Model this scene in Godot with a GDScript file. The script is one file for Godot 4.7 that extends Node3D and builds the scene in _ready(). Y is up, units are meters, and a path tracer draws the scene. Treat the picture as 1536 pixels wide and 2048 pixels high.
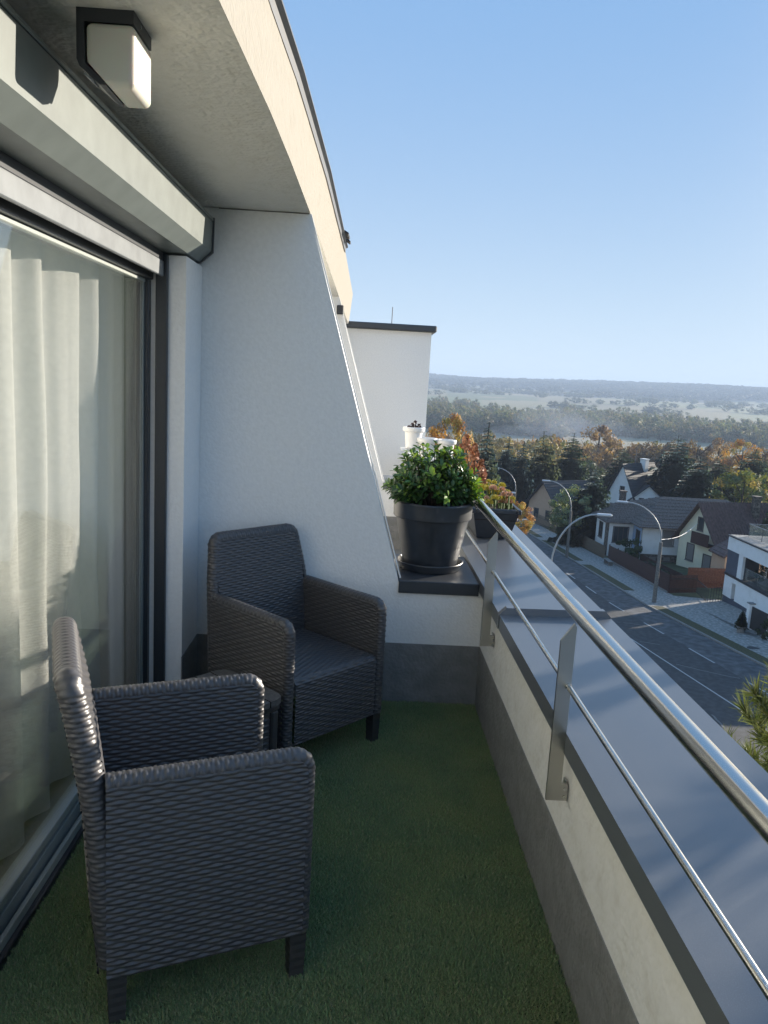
extends Node3D
# A balcony of a hillside apartment house: wicker chairs, planters on the ledge, a street and a wooded valley beyond.

class MB:
	var v := PackedVector3Array()
	var n := PackedVector3Array()
	var c := PackedColorArray()
	var ix := PackedInt32Array()
	var col := Color.WHITE
	func vert(p: Vector3, nn: Vector3) -> int:
		v.append(p)
		n.append(nn)
		c.append(col)
		return v.size() - 1
	func face(a: int, b: int, d: int) -> void:   # a, b, d run counter-clockwise seen from outside
		ix.append(a)
		ix.append(d)
		ix.append(b)
	func tri(a: Vector3, b: Vector3, d: Vector3) -> void:
		var nn := (b - a).cross(d - a).normalized()
		face(vert(a, nn), vert(b, nn), vert(d, nn))
	func quad(a: Vector3, b: Vector3, d: Vector3, e: Vector3) -> void:
		var nn := (d - a).cross(e - b).normalized()
		var k := vert(a, nn)
		vert(b, nn)
		vert(d, nn)
		vert(e, nn)
		face(k, k + 1, k + 2)
		face(k, k + 2, k + 3)
	func box(lo: Vector3, hi: Vector3, t := Transform3D()) -> void:
		var p := []
		for i in 8:
			p.append(t * Vector3(hi.x if i & 1 else lo.x, hi.y if i & 2 else lo.y, hi.z if i & 4 else lo.z))
		for f in [[0, 4, 6, 2], [1, 3, 7, 5], [0, 1, 5, 4], [2, 6, 7, 3], [0, 2, 3, 1], [4, 5, 7, 6]]:
			quad(p[f[0]], p[f[1]], p[f[2]], p[f[3]])
	func cbox(lo: Vector3, hi: Vector3, ch: float, t := Transform3D()) -> void:   # a box with chamfered edges
		var m := (lo + hi) / 2.0
		var h := (hi - lo) / 2.0
		var q := func(sx: float, sy: float, sz: float, ax: int) -> Vector3:
			var e := h - Vector3(ch, ch, ch)
			e[ax] = h[ax]
			return t * (m + Vector3(sx * e.x, sy * e.y, sz * e.z))
		for ax in 3:
			var b := (ax + 1) % 3
			var d := (ax + 2) % 3
			for s in [-1.0, 1.0]:
				var pts := []
				for w in [[-1, -1], [1, -1], [1, 1], [-1, 1]]:
					var g := [0.0, 0.0, 0.0]
					g[ax] = s
					g[b] = w[0]
					g[d] = w[1]
					pts.append(q.call(g[0], g[1], g[2], ax))
				if s < 0:
					pts.reverse()
				quad(pts[0], pts[1], pts[2], pts[3])
			for s1 in [-1.0, 1.0]:          # the edges that run along axis ax
				for s2 in [-1.0, 1.0]:
					var g := [0.0, 0.0, 0.0]
					g[b] = s1
					g[d] = s2
					g[ax] = -1.0
					var a0: Vector3 = q.call(g[0], g[1], g[2], b)
					var b0: Vector3 = q.call(g[0], g[1], g[2], d)
					g[ax] = 1.0
					var a1: Vector3 = q.call(g[0], g[1], g[2], b)
					var b1: Vector3 = q.call(g[0], g[1], g[2], d)
					if s1 * s2 > 0:
						quad(a0, b0, b1, a1)
					else:
						quad(a1, b1, b0, a0)
		for sx in [-1.0, 1.0]:
			for sy in [-1.0, 1.0]:
				for sz in [-1.0, 1.0]:
					var a: Vector3 = q.call(sx, sy, sz, 0)
					var b2: Vector3 = q.call(sx, sy, sz, 1)
					var d2: Vector3 = q.call(sx, sy, sz, 2)
					if sx * sy * sz > 0:
						tri(a, b2, d2)
					else:
						tri(a, d2, b2)
	func rbox(lo: Vector3, hi: Vector3, r: float, seg := 4, warp = null) -> void:   # a box with round edges
		var m := (lo + hi) / 2.0
		var h := (hi - lo) / 2.0
		var flat := 6
		var nn := seg * 2 + flat
		for ax in 3:
			var b := (ax + 1) % 3
			var d := (ax + 2) % 3
			for s in [-1.0, 1.0]:
				var first := v.size()
				for j in nn + 1:
					for i in nn + 1:
						var w := Vector3.ZERO
						w[ax] = s * h[ax]
						var ki := (i / float(seg) * r - h[b]) if i <= seg else ((h[b] - (nn - i) / float(seg) * r) if i >= seg + flat else lerpf(r - h[b], h[b] - r, (i - seg) / float(flat)))
						var kj := (j / float(seg) * r - h[d]) if j <= seg else ((h[d] - (nn - j) / float(seg) * r) if j >= seg + flat else lerpf(r - h[d], h[d] - r, (j - seg) / float(flat)))
						w[b] = ki
						w[d] = kj
						var core := Vector3(clampf(w.x, -h.x + r, h.x - r), clampf(w.y, -h.y + r, h.y - r), clampf(w.z, -h.z + r, h.z - r))
						var o := (w - core).normalized()
						var p := m + core + o * r
						vert(warp.call(p) if warp != null else p, o)
				for j in nn:
					for i in nn:
						var a := first + j * (nn + 1) + i
						if s > 0:
							face(a, a + 1, a + nn + 2)
							face(a, a + nn + 2, a + nn + 1)
						else:
							face(a, a + nn + 2, a + 1)
							face(a, a + nn + 1, a + nn + 2)
	func tube(pts: Array, r, sides := 8, caps := true) -> void:
		var last := []
		var side := Vector3.ZERO
		for k in pts.size():
			var dir: Vector3 = (pts[mini(k + 1, pts.size() - 1)] - pts[maxi(k - 1, 0)]).normalized()
			if side == Vector3.ZERO:
				side = dir.cross(Vector3.UP if absf(dir.y) < 0.9 else Vector3.RIGHT).normalized()
			side = (side - dir * side.dot(dir)).normalized()
			var up := side.cross(dir).normalized()
			var rad: float = r[k] if r is Array else r
			var ring := []
			for s in sides:
				var a := TAU * s / sides
				var o := side * cos(a) + up * sin(a)
				ring.append(vert(pts[k] + o * rad, o))
			if last:
				for s in sides:
					var t := (s + 1) % sides
					face(last[s], ring[t], last[t])
					face(last[s], ring[s], ring[t])
			elif caps:
				var m := vert(pts[k], -dir)
				for s in sides:
					face(m, vert(v[ring[s]], -dir), vert(v[ring[(s + 1) % sides]], -dir))
			last = ring
			if caps and k == pts.size() - 1:
				var m := vert(pts[k], dir)
				for s in sides:
					face(m, vert(v[ring[(s + 1) % sides]], dir), vert(v[ring[s]], dir))
	func lathe(prof: Array, sides: int, at := Vector3.ZERO) -> void:   # prof: Vector2(radius, height), bottom to top on the outside
		for k in prof.size() - 1:
			var a: Vector2 = prof[k]
			var b: Vector2 = prof[k + 1]
			var nr := Vector2(b.y - a.y, a.x - b.x).normalized()
			var first := v.size()
			for s in sides + 1:
				var g := TAU * s / sides
				var d := Vector3(cos(g), 0, -sin(g))
				var nn := d * nr.x + Vector3.UP * nr.y
				vert(at + d * a.x + Vector3.UP * a.y, nn)
				vert(at + d * b.x + Vector3.UP * b.y, nn)
			for s in sides:
				var i := first + s * 2
				face(i, i + 2, i + 3)
				face(i, i + 3, i + 1)
	func prism(poly: Array, z0: float, z1: float, t := Transform3D()) -> void:   # poly counter-clockwise in xy, z0 < z1
		var p2 := PackedVector2Array(poly)
		var tr := Geometry2D.triangulate_polygon(p2)
		for k in range(0, tr.size(), 3):
			var a := p2[tr[k]]
			var b := p2[tr[k + 1]]
			var d := p2[tr[k + 2]]
			if (b - a).cross(d - a) < 0:
				var w := b
				b = d
				d = w
			tri(t * Vector3(a.x, a.y, z1), t * Vector3(b.x, b.y, z1), t * Vector3(d.x, d.y, z1))
			tri(t * Vector3(a.x, a.y, z0), t * Vector3(d.x, d.y, z0), t * Vector3(b.x, b.y, z0))
		for k in p2.size():
			var a := p2[k]
			var b := p2[(k + 1) % p2.size()]
			quad(t * Vector3(a.x, a.y, z0), t * Vector3(b.x, b.y, z0), t * Vector3(b.x, b.y, z1), t * Vector3(a.x, a.y, z1))
	func grid(nu: int, nv: int, f: Callable, flip := false) -> void:   # a smooth sheet; f(u, v) gives a point
		var p := PackedVector3Array()
		p.resize((nu + 1) * (nv + 1))
		for j in nv + 1:
			for i in nu + 1:
				p[j * (nu + 1) + i] = f.call(float(i) / nu, float(j) / nv)
		var s := -1.0 if flip else 1.0
		var first := v.size()
		for j in nv + 1:
			for i in nu + 1:
				var du := p[j * (nu + 1) + mini(i + 1, nu)] - p[j * (nu + 1) + maxi(i - 1, 0)]
				var dv := p[mini(j + 1, nv) * (nu + 1) + i] - p[maxi(j - 1, 0) * (nu + 1) + i]
				vert(p[j * (nu + 1) + i], du.cross(dv).normalized() * s)
		for j in nv:
			for i in nu:
				var a := first + j * (nu + 1) + i
				var b := a + nu + 1
				if flip:
					face(a, b, a + 1)
					face(a + 1, b, b + 1)
				else:
					face(a, a + 1, b)
					face(a + 1, b + 1, b)
	func mesh(m: Material, colors := false) -> ArrayMesh:
		var arr := []
		arr.resize(Mesh.ARRAY_MAX)
		arr[Mesh.ARRAY_VERTEX] = v
		arr[Mesh.ARRAY_NORMAL] = n
		if colors:
			arr[Mesh.ARRAY_COLOR] = c
		arr[Mesh.ARRAY_INDEX] = ix
		var am := ArrayMesh.new()
		am.add_surface_from_arrays(Mesh.PRIMITIVE_TRIANGLES, arr)
		am.surface_set_material(0, m)
		return am

var M := {}
var taken := {}
var rng := RandomNumberGenerator.new()

func numbered(called: String) -> String:
	if not taken.has(called):
		taken[called] = 0
		return called
	taken[called] += 1
	return "%s_%03d" % [called, taken[called]]

func tag(o: Node, label: String, category: String, group := "") -> void:
	o.set_meta("label", label)
	o.set_meta("category", category)
	if group:
		o.set_meta("group", group)

func thing(called: String, label: String, category: String, at := Vector3.ZERO, turn := 0.0, group := "") -> Node3D:
	var o := Node3D.new()
	o.name = numbered(called)
	add_child(o)
	o.position = at
	o.rotation.y = turn
	tag(o, label, category, group)
	return o

func put(called: String, m: Mesh, parent: Node, t := Transform3D()) -> MeshInstance3D:
	var o := MeshInstance3D.new()
	o.name = numbered(called) if parent == self else called
	o.mesh = m
	o.transform = t
	parent.add_child(o, true)
	return o

func part(called: String, b: MB, m: Material, parent: Node, colors := false) -> MeshInstance3D:
	return put(called, b.mesh(m, colors), parent)

func setting(called: String, b: MB, m: Material, colors := false) -> MeshInstance3D:
	var o := put(called, b.mesh(m, colors), self)
	o.set_meta("kind", "structure")
	return o

func one_box(called: String, lo: Vector3, hi: Vector3, m: Material, parent: Node, ch := 0.0) -> MeshInstance3D:
	var b := MB.new()
	if ch > 0.0:
		b.cbox(lo, hi, ch)
	else:
		b.box(lo, hi)
	return part(called, b, m, parent)

func rect(a: Vector2, b: Vector2) -> Array:
	return [a, Vector2(b.x, a.y), b, Vector2(a.x, b.y)]

# ---------------------------------------------------------------- materials
func noise_tex(freq: float, oct: int, ramp: Array, size := 512, kind := FastNoiseLite.TYPE_SIMPLEX_SMOOTH, sd := 1) -> NoiseTexture2D:
	var f := FastNoiseLite.new()
	f.noise_type = kind
	f.frequency = freq
	f.fractal_octaves = oct
	f.seed = sd
	var t := NoiseTexture2D.new()
	t.width = size
	t.height = size
	t.seamless = true
	t.noise = f
	t.generate_mipmaps = false
	if ramp:
		var g := Gradient.new()
		g.offsets = PackedFloat32Array(ramp[0])
		g.colors = PackedColorArray(ramp[1])
		t.color_ramp = g
	return t

func lin(r: float, g: float, b: float, a := 1.0) -> Color:
	var k := Color(r, g, b).linear_to_srgb()
	k.a = a
	return k

func mat(called: String, k: Color, rough := 0.8, metal := 0.0, spec := 0.5) -> StandardMaterial3D:
	var m := StandardMaterial3D.new()
	m.resource_name = called
	m.albedo_color = k
	m.roughness = rough
	m.metallic = metal
	m.metallic_specular = spec
	M[called] = m
	return m

func grain(m: StandardMaterial3D, tex: Texture2D, scale: float, bump: Texture2D = null, depth := 0.1, bump_world := true) -> StandardMaterial3D:
	m.uv1_triplanar = true
	m.uv1_world_triplanar = bump_world
	m.uv1_scale = Vector3.ONE * scale
	m.albedo_texture = tex
	if bump:
		m.heightmap_enabled = true
		m.heightmap_texture = bump
		m.heightmap_scale = depth
	return m

func mottle(lo: float, hi: float) -> Array:
	return [[0.15, 0.85], [Color(lo, lo, lo), Color(hi, hi, hi)]]

func make_materials() -> void:
	var stucco_bump := noise_tex(0.09, 4, [], 512, FastNoiseLite.TYPE_SIMPLEX_SMOOTH, 3)
	var fine := noise_tex(0.02, 5, mottle(0.90, 1.0), 512, FastNoiseLite.TYPE_SIMPLEX_SMOOTH, 5)
	var dirty := noise_tex(0.012, 5, [[0.1, 0.35, 0.8], [Color(0.955, 0.95, 0.94), Color(0.985, 0.985, 0.98), Color(1, 1, 1)]], 1024, FastNoiseLite.TYPE_SIMPLEX_SMOOTH, 7)
	var strong := noise_tex(0.03, 5, mottle(0.7, 1.0), 512, FastNoiseLite.TYPE_SIMPLEX_SMOOTH, 9)
	var speck := noise_tex(0.25, 3, mottle(0.8, 1.0), 512, FastNoiseLite.TYPE_SIMPLEX, 11)
	grain(mat("plaster", lin(0.86, 0.85, 0.815), 0.9), dirty, 0.7, stucco_bump, 0.25)
	grain(mat("plaster_smooth", lin(0.85, 0.845, 0.83), 0.9), noise_tex(0.05, 5, mottle(0.975, 1.0), 512, FastNoiseLite.TYPE_SIMPLEX_SMOOTH, 17), 1.3, stucco_bump, 0.12)
	grain(mat("plaster_rough", lin(0.74, 0.72, 0.67), 0.92), dirty, 0.8, stucco_bump, 0.5)
	grain(mat("roughcast_sun_dimmed", lin(0.285, 0.265, 0.228), 0.92), dirty, 0.8, stucco_bump, 0.5)  # beige roughcast for the fascia, its colour darkened to offset the direct sun
	grain(mat("grey_plinth", lin(0.25, 0.25, 0.245), 0.85), fine, 0.9, stucco_bump, 0.3)
	grain(mat("metal_sheet", lin(0.195, 0.21, 0.235), 0.30, 0.0, 0.7), noise_tex(0.22, 4, [[0.0, 0.72, 0.80, 0.86], [Color(0.80, 0.80, 0.80), Color(0.84, 0.84, 0.84), Color(0.88, 0.88, 0.88), Color(1, 1, 1)]], 1024, FastNoiseLite.TYPE_SIMPLEX, 15), 1.4)
	mat("metal_dark", lin(0.045, 0.05, 0.058), 0.42)
	mat("frame_dark", lin(0.028, 0.032, 0.038), 0.38)
	mat("steel", lin(0.60, 0.585, 0.55), 0.24, 1.0)
	mat("steel_flat", lin(0.50, 0.485, 0.45), 0.36, 1.0)
	grain(mat("shutter", lin(0.145, 0.167, 0.158), 0.42), fine, 0.7)
	grain(mat("slat_alu", lin(0.19, 0.205, 0.215), 0.38), fine, 0.9)
	mat("rail_alu", lin(0.33, 0.36, 0.34), 0.35)
	mat("wicker", lin(0.064, 0.062, 0.065), 0.40, 0.0, 0.55)
	mat("resin", lin(0.045, 0.043, 0.044), 0.5)
	grain(mat("table_top", lin(0.115, 0.11, 0.105), 0.5), noise_tex(0.05, 4, mottle(0.75, 1.0), 256), 4.0)
	grain(mat("pot_grey", lin(0.042, 0.047, 0.055), 0.42), noise_tex(0.03, 5, mottle(0.85, 1.0), 256), 2.0)
	mat("pot_white", lin(0.72, 0.72, 0.71), 0.5)
	grain(mat("soil", lin(0.035, 0.026, 0.018), 0.95), strong, 6.0)
	mat("lamp_base", lin(0.03, 0.034, 0.04), 0.45)
	var sh := mat("lamp_shade", lin(0.56, 0.56, 0.49), 0.35)
	sh.subsurf_scatter_enabled = true
	sh.subsurf_scatter_strength = 0.35
	var gl := mat("glass", lin(0.10, 0.14, 0.11, 0.05), 0.0)
	gl.transparency = BaseMaterial3D.TRANSPARENCY_ALPHA
	var hg := mat("house_glass", lin(0.03, 0.04, 0.05), 0.06)
	hg.metallic_specular = 0.6
	var tg := mat("clear_glass", lin(0.2, 0.25, 0.24, 0.15), 0.0)
	tg.transparency = BaseMaterial3D.TRANSPARENCY_ALPHA
	var cu := grain(mat("curtain", lin(0.86, 0.87, 0.82, 0.97), 0.9), noise_tex(0.04, 4, mottle(0.93, 1.0), 256), 3.0)
	cu.transparency = BaseMaterial3D.TRANSPARENCY_ALPHA
	cu.backlight_enabled = true
	cu.backlight = Color(0.75, 0.75, 0.70)
	mat("room_wall", lin(0.62, 0.62, 0.56), 0.9)
	grain(mat("room_floor", lin(0.20, 0.13, 0.075), 0.5), strong, 2.0)
	var tf := mat("turf", lin(1, 1, 1), 0.75)
	tf.vertex_color_use_as_albedo = true
	tf.backlight_enabled = true
	tf.backlight = Color(0.35, 0.4, 0.25)
	grain(mat("turf_mat", lin(0.12, 0.16, 0.085), 0.95), strong, 5.0)
	for k in [["leaf_shrub", 0.34, 0.7], ["leaf_far", 0.75, 0.8], ["needle", 0.7, 0.8]]:
		var lf := mat(k[0], lin(1, 1, 1), k[1])
		lf.vertex_color_use_as_albedo = true
		lf.backlight_enabled = true
		lf.backlight = Color(k[2], k[2], k[2] * 0.6)
	grain(mat("bark", lin(0.075, 0.06, 0.048), 0.95), strong, 1.5)
	# the street
	grain(mat("asphalt", lin(0.060, 0.062, 0.066), 0.85), noise_tex(0.015, 6, mottle(0.72, 1.0), 1024, FastNoiseLite.TYPE_SIMPLEX_SMOOTH, 21), 0.12)
	grain(mat("asphalt_old", lin(0.115, 0.116, 0.122), 0.88), noise_tex(0.012, 6, mottle(0.66, 1.0), 1024, FastNoiseLite.TYPE_SIMPLEX_SMOOTH, 23), 0.1)
	grain(mat("road_paint", lin(0.46, 0.46, 0.45), 0.8), speck, 1.0)
	grain(mat("crack_seal", lin(0.19, 0.19, 0.19), 0.8), strong, 1.0)
	grain(mat("paving", lin(0.37, 0.355, 0.33), 0.92), noise_tex(0.02, 6, mottle(0.68, 1.0), 1024, FastNoiseLite.TYPE_SIMPLEX_SMOOTH, 25), 0.15)
	grain(mat("kerb", lin(0.30, 0.29, 0.27), 0.9), strong, 0.7)
	grain(mat("lawn", lin(0.080, 0.078, 0.036), 0.95), noise_tex(0.03, 6, [[0.1, 0.5, 0.9], [Color(0.55, 0.62, 0.5), Color(0.85, 0.85, 0.8), Color(1.0, 0.93, 0.8)]], 1024, FastNoiseLite.TYPE_SIMPLEX_SMOOTH, 27), 0.2)
	grain(mat("wall_white", lin(0.80, 0.80, 0.78), 0.9), dirty, 0.08)
	grain(mat("wall_cream", lin(0.80, 0.74, 0.54), 0.9), dirty, 0.1)
	grain(mat("wall_blue", lin(0.34, 0.47, 0.66), 0.9), dirty, 0.1)
	grain(mat("wall_peach", lin(0.55, 0.36, 0.24), 0.9), dirty, 0.1)
	grain(mat("wall_slate", lin(0.085, 0.095, 0.125), 0.8), fine, 0.1)
	grain(mat("stone_clad", lin(0.24, 0.20, 0.165), 0.92), noise_tex(0.06, 3, mottle(0.45, 1.0), 256, FastNoiseLite.TYPE_CELLULAR, 31), 0.25)
	grain(mat("roof_brown", lin(0.20, 0.16, 0.14), 0.9), noise_tex(0.05, 5, mottle(0.55, 1.0), 512, FastNoiseLite.TYPE_SIMPLEX, 33), 0.16)
	grain(mat("roof_red_brown", lin(0.165, 0.095, 0.08), 0.7), noise_tex(0.03, 5, mottle(0.6, 1.0), 512, FastNoiseLite.TYPE_SIMPLEX, 35), 0.16)
	grain(mat("roof_dark", lin(0.036, 0.042, 0.055), 0.7), strong, 0.2)
	grain(mat("roof_red", lin(0.26, 0.08, 0.05), 0.85), strong, 0.2)
	grain(mat("roof_pale", lin(0.32, 0.37, 0.42), 0.6), fine, 0.2)
	grain(mat("fence_brown", lin(0.075, 0.028, 0.022), 0.7), strong, 0.4)
	grain(mat("fence_rust", lin(0.19, 0.066, 0.036), 0.7), strong, 0.4)
	grain(mat("fence_wood", lin(0.19, 0.145, 0.10), 0.9), strong, 0.6)
	mat("iron", lin(0.02, 0.02, 0.022), 0.6)
	grain(mat("concrete_post", lin(0.24, 0.225, 0.20), 0.9), strong, 0.5)
	mat("lamp_post_steel", lin(0.36, 0.37, 0.37), 0.5, 0.3)
	mat("lamp_head", lin(0.55, 0.56, 0.57), 0.45)
	mat("window_frame_brown", lin(0.07, 0.055, 0.048), 0.6)
	mat("window_frame_white", lin(0.62, 0.62, 0.61), 0.6)
	mat("shutter_board", lin(0.20, 0.185, 0.17), 0.8)
	var tr := mat("terrain", lin(1, 1, 1), 0.95)
	tr.vertex_color_use_as_albedo = true
	grain(tr, noise_tex(0.02, 6, mottle(0.72, 1.0), 1024, FastNoiseLite.TYPE_SIMPLEX_SMOOTH, 41), 0.03)
	mat("petal", lin(1, 1, 1), 0.7).vertex_color_use_as_albedo = true

# ---------------------------------------------------------------- terrain
var hill_noise := FastNoiseLite.new()
func street_ground(x: float, z: float) -> float:
	return -10.4 + 0.0051 * clampf(x, -40.0, 70.0) + 0.0686 * z

func ground(x: float, z: float) -> float:
	var r := Vector2(x * 0.9, minf(z, 0.0)).length()
	var near := street_ground(x, clampf(z, -140.0, 30.0))
	if z > -140.0 and absf(x) < 150.0:
		return near
	var deep := lerpf(-20.0, -38.0, smoothstep(140.0, 430.0, r))
	if z > -140.0:
		deep = near
	var az := atan2(x, -z)
	var h := deep
	if r > 1000.0:
		var side := smoothstep(0.1, 0.5, az)
		h += smoothstep(1000.0, 2500.0, r) * 22.0
		h += smoothstep(2300.0, 3900.0, r) * lerpf(38.0, 62.0, side)
		h += hill_noise.get_noise_2d(x * 0.3, z * 0.3) * 9.0 * smoothstep(1500.0, 3000.0, r)
		if r > 2300.0:
			h += hill_noise.get_noise_2d(x * 6.0, z * 6.0) * 3.5 * smoothstep(2400.0, 2900.0, r)
	return h

func right_kerb(z: float) -> float:
	return 21.95 + 0.0715 * maxf(0.0, z + 56.4) + 0.004 * maxf(0.0, -z - 100.0)

func strip(z0: float, z1: float, a: Callable, b: Callable, lift: float, step := 2.0, thick := 0.0) -> MB:   # a sheet that follows the street between x = a(z) and x = b(z)
	var m := MB.new()
	var nz := maxi(1, ceili((z0 - z1) / step))
	for k in nz:
		var za := lerpf(z0, z1, float(k) / nz)
		var zb := lerpf(z0, z1, float(k + 1) / nz)
		var p := []
		for q in [[a, za], [b, za], [b, zb], [a, zb]]:
			var x: float = q[0].call(q[1])
			p.append(Vector3(x, street_ground(x, q[1]) + lift, q[1]))
		m.quad(p[0], p[1], p[2], p[3])
		if thick > 0.0:
			var d := Vector3(0, -thick, 0)
			m.quad(p[3] + d, p[0] + d, p[0], p[3])
			m.quad(p[1] + d, p[2] + d, p[2], p[1])
			if k == 0:
				m.quad(p[0] + d, p[1] + d, p[1], p[0])
			if k == nz - 1:
				m.quad(p[2] + d, p[3] + d, p[3], p[2])
	return m

# ---------------------------------------------------------------- weaving
func bump(u: float, v: float, rows: int, cols: int) -> float:
	var y := v * rows
	var j := floori(minf(y, rows - 0.001))
	var t := (y - j) * 2.0 - 1.0
	var s := sqrt(maxf(0.0, 1.0 - t * t))
	var w := 0.5 + 0.5 * cos(PI * (u * cols + (j & 1)))
	return s * (0.16 + 0.84 * pow(w, 0.6)) - 0.3

func woven(b: MB, rows: int, cols: int, f: Callable, amp := 0.0050, flip := false, su := 4, sv := 4) -> void:   # f(u, v) gives [point, normal]
	b.grid(cols * su, rows * sv, func(u: float, v: float) -> Vector3:
		var r: Array = f.call(u, v)
		return r[0] + r[1] * bump(u, v, rows, cols) * amp, flip)

const ARM_TOP := 0.655
const ARM_LOW := 0.135
const ARM_F := 0.255
func arm_face(x: float, nx: float, low: float) -> MB:
	var b := MB.new()
	var r := 0.035
	woven(b, int((ARM_TOP - 0.0240 - low) / 0.0115), 17, func(u: float, v: float) -> Array:
		var z := lerpf(-ARM_F, ARM_F - 0.0240, u)
		var y := lerpf(low, ARM_TOP - 0.0240, v)
		var d := Vector2(z - (ARM_F - 0.0240 - r), y - (ARM_TOP - 0.0240 - r))
		if d.x > 0 and d.y > 0 and d.length() > r:
			d = d.normalized() * r
			z = ARM_F - 0.0240 - r + d.x
			y = ARM_TOP - 0.0240 - r + d.y
		return [Vector3(x, y, z), Vector3(nx, 0, 0)], 0.0050, nx > 0)
	return b

func edge_roll(path: Array, across: Vector3, r: float, flip: bool) -> MB:   # a woven half-round edge along a path; across is the direction from one face to the other
	var b := MB.new()
	var length := 0.0
	var at := [0.0]
	for k in path.size() - 1:
		length += (path[k + 1] - path[k]).length()
		at.append(length)
	woven(b, int(length / 0.0118), 4, func(u: float, v: float) -> Array:
		var s := v * length
		var k := 0
		while k < path.size() - 2 and at[k + 1] < s:
			k += 1
		var p: Vector3 = path[k].lerp(path[k + 1], (s - at[k]) / (at[k + 1] - at[k]))
		var d0: Vector3 = (path[k + 1] - path[maxi(k - 1, 0)]).normalized()
		var d1: Vector3 = (path[mini(k + 2, path.size() - 1)] - path[k]).normalized()
		var dir: Vector3 = d0.lerp(d1, (s - at[k]) / (at[k + 1] - at[k])).normalized()
		var out := dir.cross(across).normalized() * (1.0 if flip else -1.0)
		var a := (u - 0.5) * PI
		var nn := across * sin(a) + out * cos(a)
		return [p + nn * r, nn], 0.0030, flip, 4, 4)
	return b

func back_half(y: float) -> float:
	var w := 0.279 - 0.006 * smoothstep(0.5, 0.66, y) - 0.033 * smoothstep(0.62, 0.92, y)
	var top := 0.905
	var r := 0.05
	if y > top - r:
		w = w - r + sqrt(maxf(0.0, r * r - (y - top + r) * (y - top + r)))
	return w
func back_z(y: float) -> float:
	return -0.262 - 0.075 * pow(clampf((y - 0.40) / 0.5, 0.0, 1.2), 1.6) + 0.02 * (1.0 - smoothstep(0.13, 0.4, y))

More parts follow.
